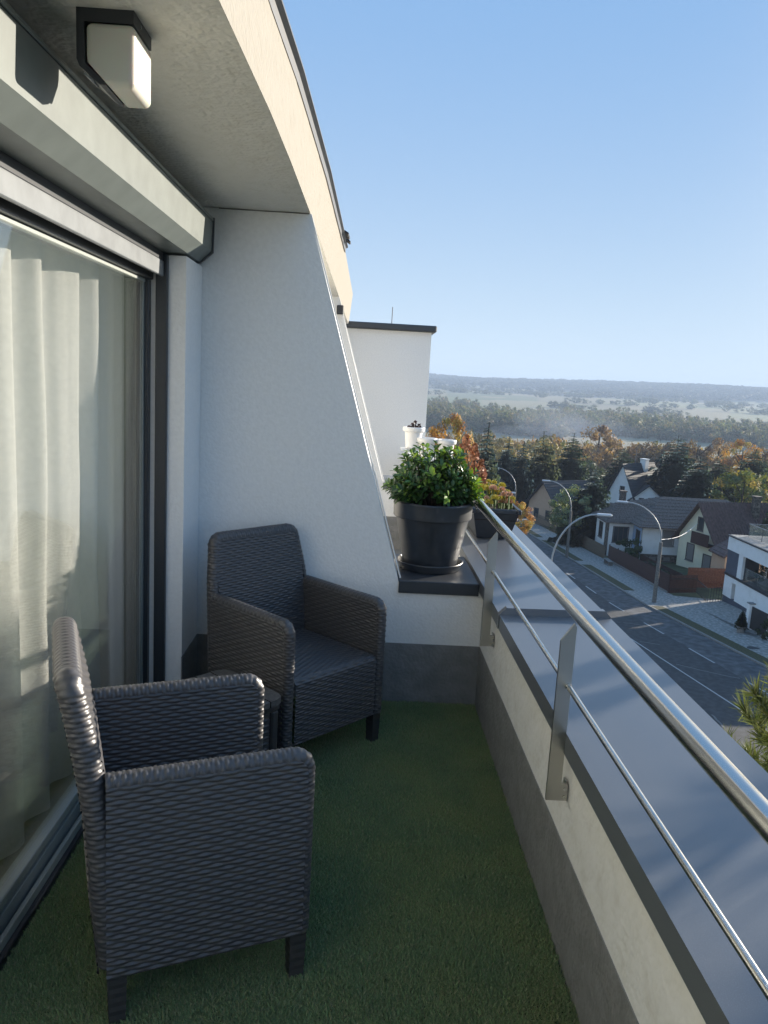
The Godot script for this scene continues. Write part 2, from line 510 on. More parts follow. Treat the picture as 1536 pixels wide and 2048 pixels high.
func make_chair(called: String, label: String, group: String) -> Node3D:
	var t := thing(called, label, "armchair", Vector3.ZERO, 0.0, group)
	for s in [-1.0, 1.0]:
		var xo: float = s * 0.283
		var xi: float = s * 0.235
		var outer := part("arm_panel", arm_face(xo, s, ARM_LOW), M.wicker, t)
		part("inner_face", arm_face(xi, -s, 0.36), M.wicker, outer)
		var path := [Vector3(s * 0.2590, ARM_LOW, ARM_F - 0.0240), Vector3(s * 0.2590, 0.4, ARM_F - 0.0240)]
		for k in 7:
			var a := PI / 2 * k / 6.0
			path.append(Vector3(s * 0.2590, ARM_TOP - 0.0240 - 0.035 + 0.035 * sin(a), ARM_F - 0.0240 - 0.035 + 0.035 * cos(a)))
		path.append(Vector3(s * 0.2590, ARM_TOP - 0.0240, 0.0))
		path.append(Vector3(s * 0.2590, ARM_TOP - 0.0240, -ARM_F))
		part("rolled_edge", edge_roll(path, Vector3.RIGHT, 0.0240, false), M.wicker, outer)
	# backrest: front face above the seat, rear face down to the legs, and the roll round its outline
	var back := MB.new()
	woven(back, 66, 17, func(u: float, v: float) -> Array:
		var y := lerpf(0.135, 0.872, v)
		return [Vector3(lerpf(-1, 1, u) * (back_half(y + 0.02) - 0.024), y, back_z(y) - 0.030), Vector3(0, 0, -1)], 0.0050, true)
	woven(back, 44, 17, func(u: float, v: float) -> Array:
		var y := lerpf(0.38, 0.872, v)
		return [Vector3(lerpf(-1, 1, u) * (minf(back_half(y + 0.02), 0.262) - 0.024), y, back_z(y) + 0.029), Vector3(0, 0, 1)], 0.0050, false)
	var bk := part("backrest", back, M.wicker, t)
	var ring := []
	for s in [1.0, -1.0]:
		var half := []
		for y in [0.16, 0.25, 0.35, 0.45, 0.54, 0.62, 0.69, 0.75, 0.80, 0.835]:
			half.append(Vector3(s * (back_half(y) - 0.028), y, back_z(y)))
		var cx: float = back_half(0.835) - 0.028 - 0.032
		for k in range(1, 9):
			var a := PI / 2 * k / 8.0
			var y := 0.837 + 0.032 * sin(a)
			half.append(Vector3(s * (cx + 0.032 * cos(a)), y, back_z(y)))
		if s < 0:
			half.reverse()
		ring.append_array(half)
	part("rolled_edge", edge_roll(ring, Vector3(0, 0.06, 1).normalized(), 0.0300, true), M.wicker, bk)
	# seat and apron: one sheet that bends over the front edge
	var seat := MB.new()
	woven(seat, 34, 15, func(u: float, v: float) -> Array:
		var x := lerpf(-0.228, 0.228, u)
		return [Vector3(x, 0.405 - 0.012 * (1.0 - pow(2.0 * u - 1.0, 2.0)) * sin(PI * v), lerpf(-0.235, 0.222, v)), Vector3.UP], 0.0050, true)
	part("seat", seat, M.wicker, t)
	var apron := MB.new()
	woven(apron, 26, 15, func(u: float, v: float) -> Array:
		var x := lerpf(-0.228, 0.228, u)
		var s := v * 0.32
		if s < 0.04:
			var a := s / 0.04 * PI / 2
			return [Vector3(x, 0.38 + 0.025 * cos(a), 0.222 + 0.025 * sin(a)), Vector3(0, cos(a), sin(a))]
		return [Vector3(x, 0.38 - (s - 0.04) * 0.875, 0.247), Vector3.BACK], 0.0050, true)
	part("apron", apron, M.wicker, t)
	for sx in [-1.0, 1.0]:
		for sz in [-1.0, 1.0]:
			var l := MB.new()
			var lx: float = sx * 0.253
			var lz: float = sz * 0.224 - (0.006 if sz < 0 else 0.0)
			var rings := []
			for k in 13:
				var y := lerpf(0.0, 0.15, k / 12.0)
				var h := 0.0185 + 0.004 * y / 0.15 + (0.0012 if k % 2 else 0.0)
				rings.append([y, h])
			for k in 12:
				for q in 4:
					var d0 := Vector3(1, 0, 1).rotated(Vector3.UP, PI / 2 * q)
					var d1 := Vector3(1, 0, 1).rotated(Vector3.UP, PI / 2 * (q + 1))
					var c0 := Vector3(lx, rings[k][0], lz)
					var c1 := Vector3(lx, rings[k + 1][0], lz)
					l.quad(c0 + d0 * rings[k][1], c0 + d1 * rings[k][1], c1 + d1 * rings[k + 1][1], c1 + d0 * rings[k + 1][1])
			l.box(Vector3(lx - 0.019, 0, lz - 0.019), Vector3(lx + 0.019, 0.004, lz + 0.019))
			part("leg", l, M.resin, t)
	return t

# ---------------------------------------------------------------- plants
func tint(k: Color, amount: float) -> Color:
	var f := 1.0 + rng.randf_range(-amount, amount)
	return Color(k.r * f * (1.0 + rng.randf_range(-0.08, 0.08)), k.g * f, k.b * f * (1.0 + rng.randf_range(-0.1, 0.1)))

func ball() -> Vector3:
	while true:
		var p := Vector3(rng.randf_range(-1, 1), rng.randf_range(-1, 1), rng.randf_range(-1, 1))
		if p.length_squared() < 1.0 and p.length_squared() > 0.0001:
			return p
	return Vector3.UP

func leafy(sd: int, clumps: int, per: int, size: float, cols: Array, clump_r := 0.32, hollow := 0.55) -> MB:   # a crown in a unit ball, leaf-sized faces gathered in clumps
	rng.seed = sd
	var b := MB.new()
	for k in clumps:
		var c := ball()
		c = c.normalized() * lerpf(hollow, 0.82, c.length())
		c.y = c.y * 0.95
		var cr := clump_r * rng.randf_range(0.6, 1.25)
		var base: Color = cols[rng.randi() % cols.size()]
		for i in per:
			var o := ball()
			var p := c + o * cr * Vector3(1, 0.75, 1)
			var nn := (o.normalized() * 0.8 + ball() + c * 0.5).normalized()
			var s := nn.cross(ball()).normalized()
			var w := nn.cross(s)
			var z := size * rng.randf_range(0.6, 1.4)
			b.col = tint(base, 0.3)
			var soft := (nn + o.normalized() * 0.8 + c * 0.6).normalized()
			var q := b.vert(p - s * z, soft)
			b.vert(p - w * z * 0.6, soft)
			b.vert(p + s * z, soft)
			b.vert(p + w * z * 0.6, soft)
			b.face(q, q + 1, q + 2)
			b.face(q, q + 2, q + 3)
	return b

func spruce(sd: int, cols: Array, whorls := 26, dense := 11) -> MB:   # unit height, unit base radius
	rng.seed = sd
	var b := MB.new()
	for k in whorls:
		var f := (k + rng.randf_range(-0.3, 0.3)) / whorls
		var y := lerpf(0.06, 0.985, f)
		var reach := pow(1.0 - f, 0.82) * rng.randf_range(0.85, 1.1) + 0.02
		var count := int(lerpf(dense, 4, f * f))
		for q in count:
			var a := TAU * (q + rng.randf()) / count + k * 1.3
			var len := reach * rng.randf_range(0.72, 1.12)
			var dir := Vector3(cos(a), 0, sin(a))
			var side := Vector3(-sin(a), 0, cos(a))
			var base: Color = cols[rng.randi() % cols.size()]
			var segs := 5
			for g in segs:
				var t0 := float(g) / segs
				var t1 := float(g + 1) / segs
				var drop := func(t: float) -> float: return y - len * (0.20 * t - 0.10 * t * t * t) * 0.45
				var p0: Vector3 = dir * len * t0 + Vector3.UP * drop.call(t0)
				var p1: Vector3 = dir * len * t1 + Vector3.UP * drop.call(t1)
				for s in [-1.0, 1.0]:
					for w in 2:
						b.col = tint(base, 0.28)
						var spread: float = len * (0.34 - 0.22 * t0) * rng.randf_range(0.6, 1.25)
						var hang: float = -len * rng.randf_range(0.01, 0.11)
						var tip: Vector3 = p0.lerp(p1, rng.randf()) + dir * len * 0.13 + side * s * spread + Vector3.UP * hang
						var nn: Vector3 = ((p1 - p0).cross(tip - p0).normalized() * (-s) * 0.6 + dir * 0.9 + Vector3.UP * 0.35 + ball() * 0.4).normalized()
						var i := b.vert(p0, nn)
						b.vert(p1, nn)
						b.vert(tip, nn)
						if s > 0:
							b.face(i, i + 1, i + 2)
						else:
							b.face(i, i + 2, i + 1)
	return b

func trunk(h: float, r: float, limbs := 0, spread := 1.0) -> MB:
	var b := MB.new()
	b.tube([Vector3(0, -0.3, 0), Vector3(0.02 * h, h * 0.4, 0), Vector3(-0.01 * h, h, 0.01 * h)], [r * 1.25, r * 0.8, r * 0.2], 7)
	for k in limbs:
		var a := TAU * k / limbs + 0.5
		var y := h * lerpf(0.35, 0.75, float(k % 4) / 3.0)
		var d := Vector3(cos(a), 0.9, sin(a))
		b.tube([Vector3(0, y, 0), Vector3(0, y, 0) + d * spread * 0.4, Vector3(0, y, 0) + d * spread * Vector3(0.9, 1.0, 0.9)], [r * 0.45, r * 0.3, r * 0.08], 5)
	return b

func tree(called: String, label: String, group: String, at: Vector3, h: float, r: float, crown: Mesh, conifer: bool, crown_h := 0.0) -> Node3D:
	var o := thing(called, label, "tree", at, rng.randf() * TAU, group)
	if conifer:
		put("crown", crown, o, Transform3D(Basis.from_scale(Vector3(r, h, r)), Vector3.ZERO))
		part("trunk", trunk(h * 0.96, h * 0.016), M.bark, o)
	else:
		var ch := crown_h if crown_h > 0.0 else h * 0.36
		put("crown", crown, o, Transform3D(Basis.from_scale(Vector3(r, ch, r)), Vector3(0, h - ch * 0.98, 0)))
		part("trunk", trunk(h * 0.8, h * 0.022, 6, r * 0.8), M.bark, o)
	return o

# ---------------------------------------------------------------- houses
func window(parent: Node, at: Transform3D, w: float, h: float, frame: Material, panes := 2, glass: Material = null) -> void:   # local: x along the wall, z outwards, origin at the lower middle
	var f := MB.new()
	var t := 0.09
	f.box(Vector3(-w / 2, 0, -0.1), Vector3(-w / 2 + t, h, 0.05), at)
	f.box(Vector3(w / 2 - t, 0, -0.1), Vector3(w / 2, h, 0.05), at)
	f.box(Vector3(-w / 2 + t, 0, -0.1), Vector3(w / 2 - t, t, 0.05), at)
	f.box(Vector3(-w / 2 + t, h - t, -0.1), Vector3(w / 2 - t, h, 0.05), at)
	var o := part("window", f, frame, parent)
	for k in panes:
		var x0 := lerpf(-w / 2 + t, w / 2 - t, float(k) / panes)
		var x1 := lerpf(-w / 2 + t, w / 2 - t, float(k + 1) / panes)
		var p := MB.new()
		p.box(Vector3(x0 + 0.03, t, -0.05), Vector3(x1 - 0.03, h - t, 0.015), at)
		part("pane", p, glass if glass else M.house_glass, o)
		if k > 0:
			var q := MB.new()
			q.box(Vector3(x0 - 0.03, t, -0.06), Vector3(x0 + 0.03, h - t, 0.04), at)
			part("mullion", q, frame, o)
	var s := MB.new()
	s.box(Vector3(-w / 2 - 0.06, -0.07, -0.02), Vector3(w / 2 + 0.06, -0.004, 0.12), at)
	part("sill", s, M.kerb, o)

func wall_at(x: float, y: float, z: float, turn: float) -> Transform3D:
	return Transform3D(Basis(Vector3.UP, turn), Vector3(x, y, z))

func roof_slab(b: MB, p: Array, thick := 0.16) -> void:   # a sloping slab over four or three points that run counter-clockwise from above
	var d := Vector3(0, -thick, 0)
	if p.size() == 4:
		b.quad(p[0], p[1], p[2], p[3])
		b.quad(p[3] + d, p[2] + d, p[1] + d, p[0] + d)
	else:
		b.tri(p[0], p[1], p[2])
		b.tri(p[2] + d, p[1] + d, p[0] + d)
	for k in p.size():
		var a: Vector3 = p[k]
		var e: Vector3 = p[(k + 1) % p.size()]
		b.quad(a + d, e + d, e, a)

func gable_house(called: String, label: String, at: Vector3, turn: float, w: float, d: float, eave: float, ridge: float, wall: Material, roof: Material, over := 0.45, ribs := false) -> Node3D:   # gables face local +z (at z = 0) and -z
	var o := thing(called, label, "house", at, turn)
	var b := MB.new()
	b.prism([Vector2(-w / 2, -1.2), Vector2(w / 2, -1.2), Vector2(w / 2, eave), Vector2(0, ridge - 0.1), Vector2(-w / 2, eave)], -d, 0)
	part("wall", b, wall, o)
	var sl := (ridge - eave) / (w / 2)
	for s in [-1.0, 1.0]:
		var r := MB.new()
		var e := Vector3(s * (w / 2 + over), eave - sl * over + 0.12, 0)
		var top := Vector3(0, ridge + 0.12, 0)
		var za := over
		var zb := -d - over
		if s > 0:
			roof_slab(r, [e + Vector3(0, 0, za), e + Vector3(0, 0, zb), top + Vector3(0, 0, zb), top + Vector3(0, 0, za)])
		else:
			roof_slab(r, [e + Vector3(0, 0, zb), e + Vector3(0, 0, za), top + Vector3(0, 0, za), top + Vector3(0, 0, zb)])
		var rf := part("roof", r, roof, o)
		if ribs:
			var count := int((d + 2 * over) / 0.32)
			for k in count:
				var z := za - 0.16 - k * 0.32
				var q := MB.new()
				q.tube([e + Vector3(0, 0.02, z), top + Vector3(0, 0.02, z)], 0.045, 4, false)
				part("rib", q, roof, rf)
		else:
			var rows := int(Vector2(w / 2 + over, (w / 2 + over) * sl).length() / 0.42)
			for k in rows:
				var c := e.lerp(top, (k + 0.5) / rows)
				var q := MB.new()
				q.tube([c + Vector3(0, 0.0, za), c + Vector3(0, 0.0, zb)], 0.05, 4)
				part("tile_course", q, roof, rf)
	return o

func chimney(o: Node, x: float, y0: float, z: float, h: float, m: Material, w := 0.7) -> void:
	var b := MB.new()
	b.box(Vector3(x - w / 2, y0 - 1.0, z - w / 2), Vector3(x + w / 2, y0 + h, z + w / 2))
	b.box(Vector3(x - w / 2 - 0.08, y0 + h, z - w / 2 - 0.08), Vector3(x + w / 2 + 0.08, y0 + h + 0.12, z + w / 2 + 0.08))
	part("chimney", b, m, o)

func street_lamp(label: String, base: Vector3, h: float, reach: Vector3, concrete: bool) -> void:   # the arm sweeps from the top of the pole over to the head
	var o := thing("street_lamp", label, "street lamp", base, 0.0, "street lamps along the road")
	var p := MB.new()
	p.tube([Vector3(0, -0.5, 0), Vector3(0, h * 0.62, 0)], [0.17, 0.12] if concrete else [0.10, 0.08], 10)
	part("pole", p, M.concrete_post if concrete else M.lamp_post_steel, o)
	var a := MB.new()
	var pts := [Vector3(0, h * 0.6, 0)]
	for k in 10:
		var t := (k + 1) / 10.0
		pts.append(Vector3(reach.x * (1 - cos(t * PI / 2)) * 0.99, h * 0.62 + (h * 0.38) * sin(t * PI / 2), reach.z * (1 - cos(t * PI / 2)) * 0.99))
	a.tube(pts, 0.055, 8)
	part("arm", a, M.lamp_post_steel, o)
	var e: Vector3 = pts[10]
	var d := Vector3(reach.x, 0, reach.z).normalized()
	var t := Transform3D(Basis(d, Vector3.UP, d.cross(Vector3.UP)), e)
	var hd := MB.new()
	hd.cbox(Vector3(-0.1, -0.07, -0.15), Vector3(0.75, 0.07, 0.15), 0.05, t)
	part("lamp_head", hd, M.lamp_head, o)

func _ready() -> void:
	rng.seed = 11
	# ------------------------------------------------------------ camera
	var cam := Camera3D.new()
	cam.name = "camera"
	cam.fov = 66.57
	cam.near = 0.05
	cam.far = 12000.0
	cam.transform = Transform3D(Basis(Vector3(0.99824, 0.055035, 0.022109), Vector3(-0.050536, 0.984378, -0.16866), Vector3(-0.031046, 0.167245, 0.985426)), Vector3(0, 1.6, 0))
	add_child(cam)
	cam.current = true
	# ------------------------------------------------------------ sky, haze, exposure
	var env := Environment.new()
	var sky := Sky.new()
	var sm := ProceduralSkyMaterial.new()
	sm.sky_top_color = lin(0.070, 0.148, 0.275)
	sm.sky_horizon_color = lin(0.262, 0.315, 0.352)
	sm.sky_curve = 0.15
	sm.ground_bottom_color = lin(0.06, 0.06, 0.05)
	sm.ground_horizon_color = lin(0.45, 0.52, 0.58)
	sm.sun_angle_max = 90.0
	sm.sun_curve = 0.125
	sky.sky_material = sm
	env.background_mode = Environment.BG_SKY
	env.sky = sky
	env.tonemap_mode = Environment.TONE_MAPPER_LINEAR
	env.tonemap_exposure = 2.9
	env.fog_enabled = true
	env.fog_density = 0.00028
	env.fog_light_color = Color(0.82, 0.9, 1.0)
	env.sdfgi_enabled = true
	env.ssao_enabled = true
	env.ssil_enabled = true
	var we := WorldEnvironment.new()
	we.name = "world_environment"
	we.environment = env
	add_child(we)
	# ------------------------------------------------------------ sun: low, from the right and a little ahead
	var sun := DirectionalLight3D.new()
	sun.name = "sun"
	sun.light_color = Color(1.0, 0.955, 0.885)
	sun.light_energy = 1.3
	sun.light_angular_distance = 0.5
	sun.shadow_enabled = true
	add_child(sun)
	sun.look_at_from_position(Vector3.ZERO, -Vector3(0.8138, 0.1908, -0.5489))
	hill_noise.seed = 5
	hill_noise.frequency = 0.004
	hill_noise.fractal_octaves = 4
	make_materials()
	build_terrain()
	build_street()
	build_building()
	build_door()
	build_houses()
	build_fences()
	build_trees()
	build_railing()
	build_furniture()
	build_pots()
	build_turf()
	env.volumetric_fog_enabled = true
	env.volumetric_fog_density = 0.0
	rng.seed = 77
	for k in 9:
		var q := [118.0 + 7.0 * k + rng.randf_range(-6, 6), -545.0 - rng.randf_range(0, 25), rng.randf_range(22.0, 60.0), rng.randf_range(10.0, 26.0), 0.0035]
		var fv := FogVolume.new()
		fv.name = numbered("smoke")
		fv.shape = RenderingServer.FOG_VOLUME_SHAPE_ELLIPSOID
		fv.size = Vector3(q[2], q[3], q[2] * 0.6)
		var fm := FogMaterial.new()
		fm.density = q[4]
		fm.albedo = Color(0.86, 0.9, 0.97)
		fv.material = fm
		fv.position = Vector3(q[0], ground(q[0], q[1]) + q[3] * rng.randf_range(0.52, 0.8), q[1])
		add_child(fv)
		fv.set_meta("kind", "stuff")
		tag(fv, "thin pale smoke drifting over the valley fields", "smoke", "valley smoke")

# ---------------------------------------------------------------- the land
func parcel(x: float, z: float) -> Color:
	var r := Vector2(x, z).length()
	var az := atan2(x, -z)
	var nse := hill_noise.get_noise_2d(x * 0.8, z * 0.8)
	var k := Color(0.09, 0.10, 0.045)
	if r < 420.0:
		return k
	var band := floori(r / (60.0 + 0.06 * r) + nse * 1.2 + az * 3.0)
	var lot := floori(az * 9.0 + band * 0.37)
	var pick := absi((band * 7 + lot * 13) % 6)
	var fields := [Color(0.27, 0.22, 0.10), Color(0.22, 0.23, 0.075), Color(0.17, 0.21, 0.07), Color(0.30, 0.26, 0.12), Color(0.13, 0.165, 0.06), Color(0.24, 0.21, 0.11)]
	k = fields[pick]
	if r < 1000.0:
		k = Color(0.34, 0.30, 0.21).lerp(k, 0.3)
	var edge := 2350.0 + 380.0 * hill_noise.get_noise_2d(x * 0.35, z * 0.35) + 500.0 * smoothstep(0.2, 0.5, az)
	if r > edge:
		var wood := Color(0.028, 0.038, 0.032).lerp(Color(0.055, 0.048, 0.036), clampf(0.5 + hill_noise.get_noise_2d(x * 2.0, z * 2.0), 0.0, 1.0))
		k = wood if hill_noise.get_noise_2d(x * 0.5 + 900.0, z * 0.9) < 0.25 or r > 3000.0 else k
	return k

func build_terrain() -> void:
	var azs := []
	var a := -180.0
	while a < 180.0:
		azs.append(deg_to_rad(a))
		a += 0.25 if a > -4.0 and a < 40.0 else 6.0
	azs.append(PI)
	var rs := [0.0, 20.0, 60.0, 100.0, 139.0, 160.0]
	var r := 180.0
	while r < 5600.0:
		rs.append(r)
		r *= 1.018
	var b := MB.new()
	var p := PackedVector3Array()
	var na := azs.size()
	for rr in rs:
		for t in azs:
			var x: float = rr * sin(t)
			var z: float = -rr * cos(t)
			p.append(Vector3(x, ground(x, z), z))
	for i in rs.size():
		for j in na:
			var du := p[i * na + mini(j + 1, na - 1)] - p[i * na + maxi(j - 1, 0)]
			var dv := p[mini(i + 1, rs.size() - 1) * na + j] - p[maxi(i - 1, 0) * na + j]
			var q := p[i * na + j]
			var nn := du.cross(dv)
			b.col = parcel(q.x, q.z)
			b.vert(q, nn.normalized() * signf(nn.y) if absf(nn.y) > 1e-6 else Vector3.UP)
	for i in rs.size() - 1:
		for j in na - 1:
			var k := i * na + j
			b.face(k, k + 1, k + na + 1)
			b.face(k, k + na + 1, k + na)
	setting("ground", b, M.terrain, true)

func build_street() -> void:
	var rk := func(z: float, off: float) -> float: return right_kerb(z) + off
	setting("road", strip(10, -139, func(z): return rk.call(z, -9.0), func(z): return rk.call(z, 0.0), 0.02), M.asphalt)
	setting("road_lane", strip(10, -139, func(z): return rk.call(z, -2.55), func(z): return rk.call(z, 0.0), 0.024), M.asphalt_old)
	var lawn := strip(10, -139, func(z): return -30.0, func(z): return rk.call(z, -12.0), 0.012, 6.0)
	setting("front_lawn", lawn, M.lawn)
	setting("near_pavement", strip(10, -139, func(z): return rk.call(z, -12.0), func(z): return rk.call(z, -9.15), 0.10, 2.0, 0.1), M.paving)
	setting("pavement", strip(10, -139, func(z): return rk.call(z, 0.15), func(z): return rk.call(z, 3.75), 0.10, 2.0, 0.1), M.paving)
	for v in [[-15.0, -56.0], [-62.0, -74.5], [-77.0, -92.0], [-95.0, -125.0]]:
		var g := setting("verge", strip(v[0], v[1], func(z): return rk.call(z, 0.16), func(z): return rk.call(z, 1.05), 0.125, 1.0, 0.03), M.lawn)
		g.name = numbered("grass_verge") if v[0] != -15.0 else "grass_verge"
		if v[0] == -15.0:
			taken["grass_verge"] = 0
	for k in 48:      # kerb stones, one by one
		var z0 := -26.0 - k * 1.5
		var s := strip(z0, z0 - 1.47, func(z): return rk.call(z, 0.0), func(z): return rk.call(z, 0.15), 0.125, 2.0, 0.12)
		setting("kerb_stone", s, M.kerb)
	for k in 13:      # centre line dashes
		var z0 := -28.9 - k * 6.3
		setting("lane_dash", strip(z0, z0 - 3.0, func(z): return rk.call(z, -2.66), func(z): return rk.call(z, -2.54), 0.029), M.road_paint)
	setting("edge_line", strip(0, -120, func(z): return rk.call(z, -5.46), func(z): return rk.call(z, -5.36), 0.029), M.road_paint)
	rng.seed = 4
	for c in [[18.0, -41.0, 3.4, 0.6], [19.3, -36.6, 2.2, -0.3], [18.2, -50.5, 2.6, 0.2], [19.0, -62.0, 2.4, 0.3], [16.4, -33.0, 1.6, 1.2], [20.6, -66.0, 2.0, 0.7], [17.6, -45.6, 1.2, 0.1]]:
		var m := MB.new()
		var pts := []
		var p := Vector2(c[0], c[1])
		var dir: float = c[3]
		for k in 9:
			pts.append(p)
			dir += rng.randf_range(-0.35, 0.35)
			p += Vector2(cos(dir), sin(dir)) * c[2] / 8.0
		for k in 8:
			var d: Vector2 = (pts[k + 1] - pts[k]).normalized().orthogonal() * 0.05
			var q := []
			for e in [pts[k] + d, pts[k + 1] + d, pts[k + 1] - d, pts[k] - d]:
				q.append(Vector3(e.x, street_ground(e.x, e.y) + 0.029, e.y))
			m.quad(q[3], q[2], q[1], q[0]) if (q[1] - q[0]).cross(q[2] - q[0]).y < 0 else m.quad(q[0], q[1], q[2], q[3])
		setting("crack_repair", m, M.crack_seal)
	var drive := MB.new()
	var dp := []
	for q in [[25.7, -48.0], [29.1, -48.0], [29.1, -59.5], [25.7, -60.5]]:
		dp.append(Vector3(q[0], street_ground(q[0], q[1]) + 0.1, q[1]))
	drive.quad(dp[3], dp[0], dp[1], dp[2])
	setting("driveway", drive, M.paving)
	var hole := MB.new()
	hole.lathe([Vector2(0.38, 0), Vector2(0.38, 0.012), Vector2(0.0, 0.013)], 20, Vector3(24.3, street_ground(24.3, -44.8) + 0.1, -44.8))
	tag(put("manhole_cover", hole.mesh(M.iron), self), "round dark manhole cover in the pale pavement near the potted topiary", "manhole cover")

# ---------------------------------------------------------------- our building
func soffit_x(z: float) -> float:
	var c := [[3.0, -0.40], [-1.0, -0.348], [-1.7, -0.329], [-2.33, -0.307], [-2.83, -0.298], [-3.66, -0.291], [-11.0, -0.285]]
	for k in c.size() - 1:
		if z >= c[k + 1][0]:
			return lerpf(c[k + 1][1], c[k][1], clampf((z - c[k + 1][0]) / (c[k][0] - c[k + 1][0]), 0, 1))
	return -0.285

func fascia_x(z: float) -> float:
	var c := [[3.0, -0.40], [-1.6, -0.385], [-2.6, -0.351], [-3.23, -0.322], [-4.64, -0.285], [-7.24, -0.25], [-11.0, -0.245]]
	for k in c.size() - 1:
		if z >= c[k + 1][0]:
			return lerpf(c[k + 1][1], c[k][1], clampf((z - c[k + 1][0]) / (c[k][0] - c[k + 1][0]), 0, 1))
	return -0.245

const COPING := [Vector2(0.604, 0.598), Vector2(0.612, 0.598), Vector2(0.612, 0.640), Vector2(1.060, 0.648), Vector2(1.060, 0.612), Vector2(1.070, 0.612), Vector2(1.070, 0.668), Vector2(0.604, 0.660)]

func build_building() -> void:
	var o := thing("apartment_building", "white plastered apartment house with recessed balconies under a sloping roof edge", "building")
	var body := MB.new()
	body.box(Vector3(-9, -22, -11), Vector3(1.04, -0.16, 3.2))
	part("lower_storeys", body, M.plaster, o)
	one_box("balcony_slab", Vector3(-1.02, -0.15, -11.0), Vector3(1.035, 0.0, 3.0), M.grey_plinth, o)
	one_box("parapet", Vector3(0.63, 0.004, -10.98), Vector3(1.036, 0.62, 3.0), M.plaster, o)
	one_box("plinth_band", Vector3(0.6265, 0.002, -3.697), Vector3(0.632, 0.318, 3.0), M.grey_plinth, o)
	# coping: sheets that meet at standing seams
	var seams := [3.0, -3.13, -6.25, -9.4]
	for k in 3:
		var c := MB.new()
		c.prism(COPING, seams[k + 1] + 0.012, seams[k])
		var sheet := part("coping", c, M.metal_sheet, o)
		var s := MB.new()
		s.prism([Vector2(0.600, 0.60), Vector2(0.640, 0.655), Vector2(1.03, 0.664), Vector2(1.074, 0.62), Vector2(1.074, 0.668), Vector2(1.045, 0.698), Vector2(0.632, 0.692), Vector2(0.600, 0.660)], seams[k + 1] - 0.022, seams[k + 1] + 0.012)
		part("standing_seam", s, M.metal_sheet, sheet)
	# partitions between the balconies, with a sloping edge and a low cross wall
	for z in [-3.70, -7.32]:
		var w := MB.new()
		w.prism([Vector2(-1.02, 0.003), Vector2(0.628, 0.003), Vector2(0.628, 0.612), Vector2(0.212, 0.612), Vector2(-0.291, 2.318), Vector2(-1.02, 2.318)], z - 0.22, z)
		var pw := part("partition_wall", w, M.plaster_smooth, o)
		one_box("plinth_band", Vector3(-0.768, 0.002, z - 0.001), Vector3(0.6262, 0.318, z + 0.0035), M.grey_plinth, pw)
		one_box("low_wall", Vector3(0.205, 0.003, z - 0.58), Vector3(0.628, 0.610, z - 0.221), M.plaster_smooth, pw)
		var l := MB.new()
		l.cbox(Vector3(0.208, 0.612, z - 0.585), Vector3(0.602, 0.640, z + 0.012), 0.003)
		l.cbox(Vector3(0.208, 0.578, z + 0.005), Vector3(0.602, 0.6385, z + 0.0135), 0.002)
		part("ledge_sheet", l, M.metal_dark if z > -4.0 else M.metal_sheet, pw)
		var e := MB.new()       # the plaster edge bead on the slope
		e.tube([Vector3(0.214, 0.65, z - 0.004), Vector3(-0.287, 2.316, z - 0.004)], 0.004, 6)
		part("edge_bead", e, M.plaster_smooth, pw)
		one_box("side_wall", Vector3(-1.02, 0.003, z + 0.002), Vector3(-0.77, 2.058, z + 0.32), M.plaster_smooth, pw)
		one_box("plinth_band", Vector3(-0.772, 0.002, z + 0.004), Vector3(-0.7665, 0.318, z + 0.3225), M.grey_plinth, pw)
	# the neighbours' back walls
	one_box("back_wall", Vector3(-1.3, 0.003, -7.318), Vector3(-1.03, 2.318, -3.93), M.plaster, o)
	one_box("back_wall", Vector3(-1.3, 0.003, -10.99), Vector3(-1.03, 2.318, -7.545), M.plaster, o)
	one_box("lintel", Vector3(-1.25, 2.03, -3.698), Vector3(-0.90, 2.318, 3.0), M.plaster, o)
	one_box("sealant_joint", Vector3(-0.70, 2.3145, -3.6995), Vector3(-0.295, 2.3185, -3.697), M.kerb, o)
	# soffit and fascia follow a gently bent edge
	var zs := [3.0, 1.0, -0.4, -1.0, -1.4, -1.7, -2.0, -2.33, -2.6, -2.83, -3.2, -3.66, -4.2, -4.64, -5.5, -6.4, -7.24, -9.0, -10.98]
	var sf := MB.new()
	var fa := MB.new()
	for k in zs.size() - 1:
		var z0: float = zs[k]
		var z1: float = zs[k + 1]
		sf.quad(Vector3(soffit_x(z0), 2.32, z0), Vector3(-1.3, 2.32, z0), Vector3(-1.3, 2.32, z1), Vector3(soffit_x(z1), 2.32, z1))
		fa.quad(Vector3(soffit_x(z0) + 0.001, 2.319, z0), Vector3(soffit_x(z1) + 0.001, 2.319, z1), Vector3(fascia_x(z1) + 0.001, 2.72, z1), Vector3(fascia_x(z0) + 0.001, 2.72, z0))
	part("soffit", sf, M.plaster_rough, o)
	part("fascia", fa, M.roughcast_sun_dimmed, o)
	var rf := MB.new()
	rf.prism([Vector2(-9, 2.74), Vector2(-0.42, 2.74), Vector2(-1.6, 3.6), Vector2(-9, 5.2)], -10.98, 3.0)
	part("roof", rf, M.roof_dark, o)
	one_box("upper_wall", Vector3(-9, -0.15, -10.98), Vector3(-4.6, 2.73, 3.0), M.plaster, o)
	var zr := zs.filter(func(z): return z > -7.2)
	zr.append(-7.2)
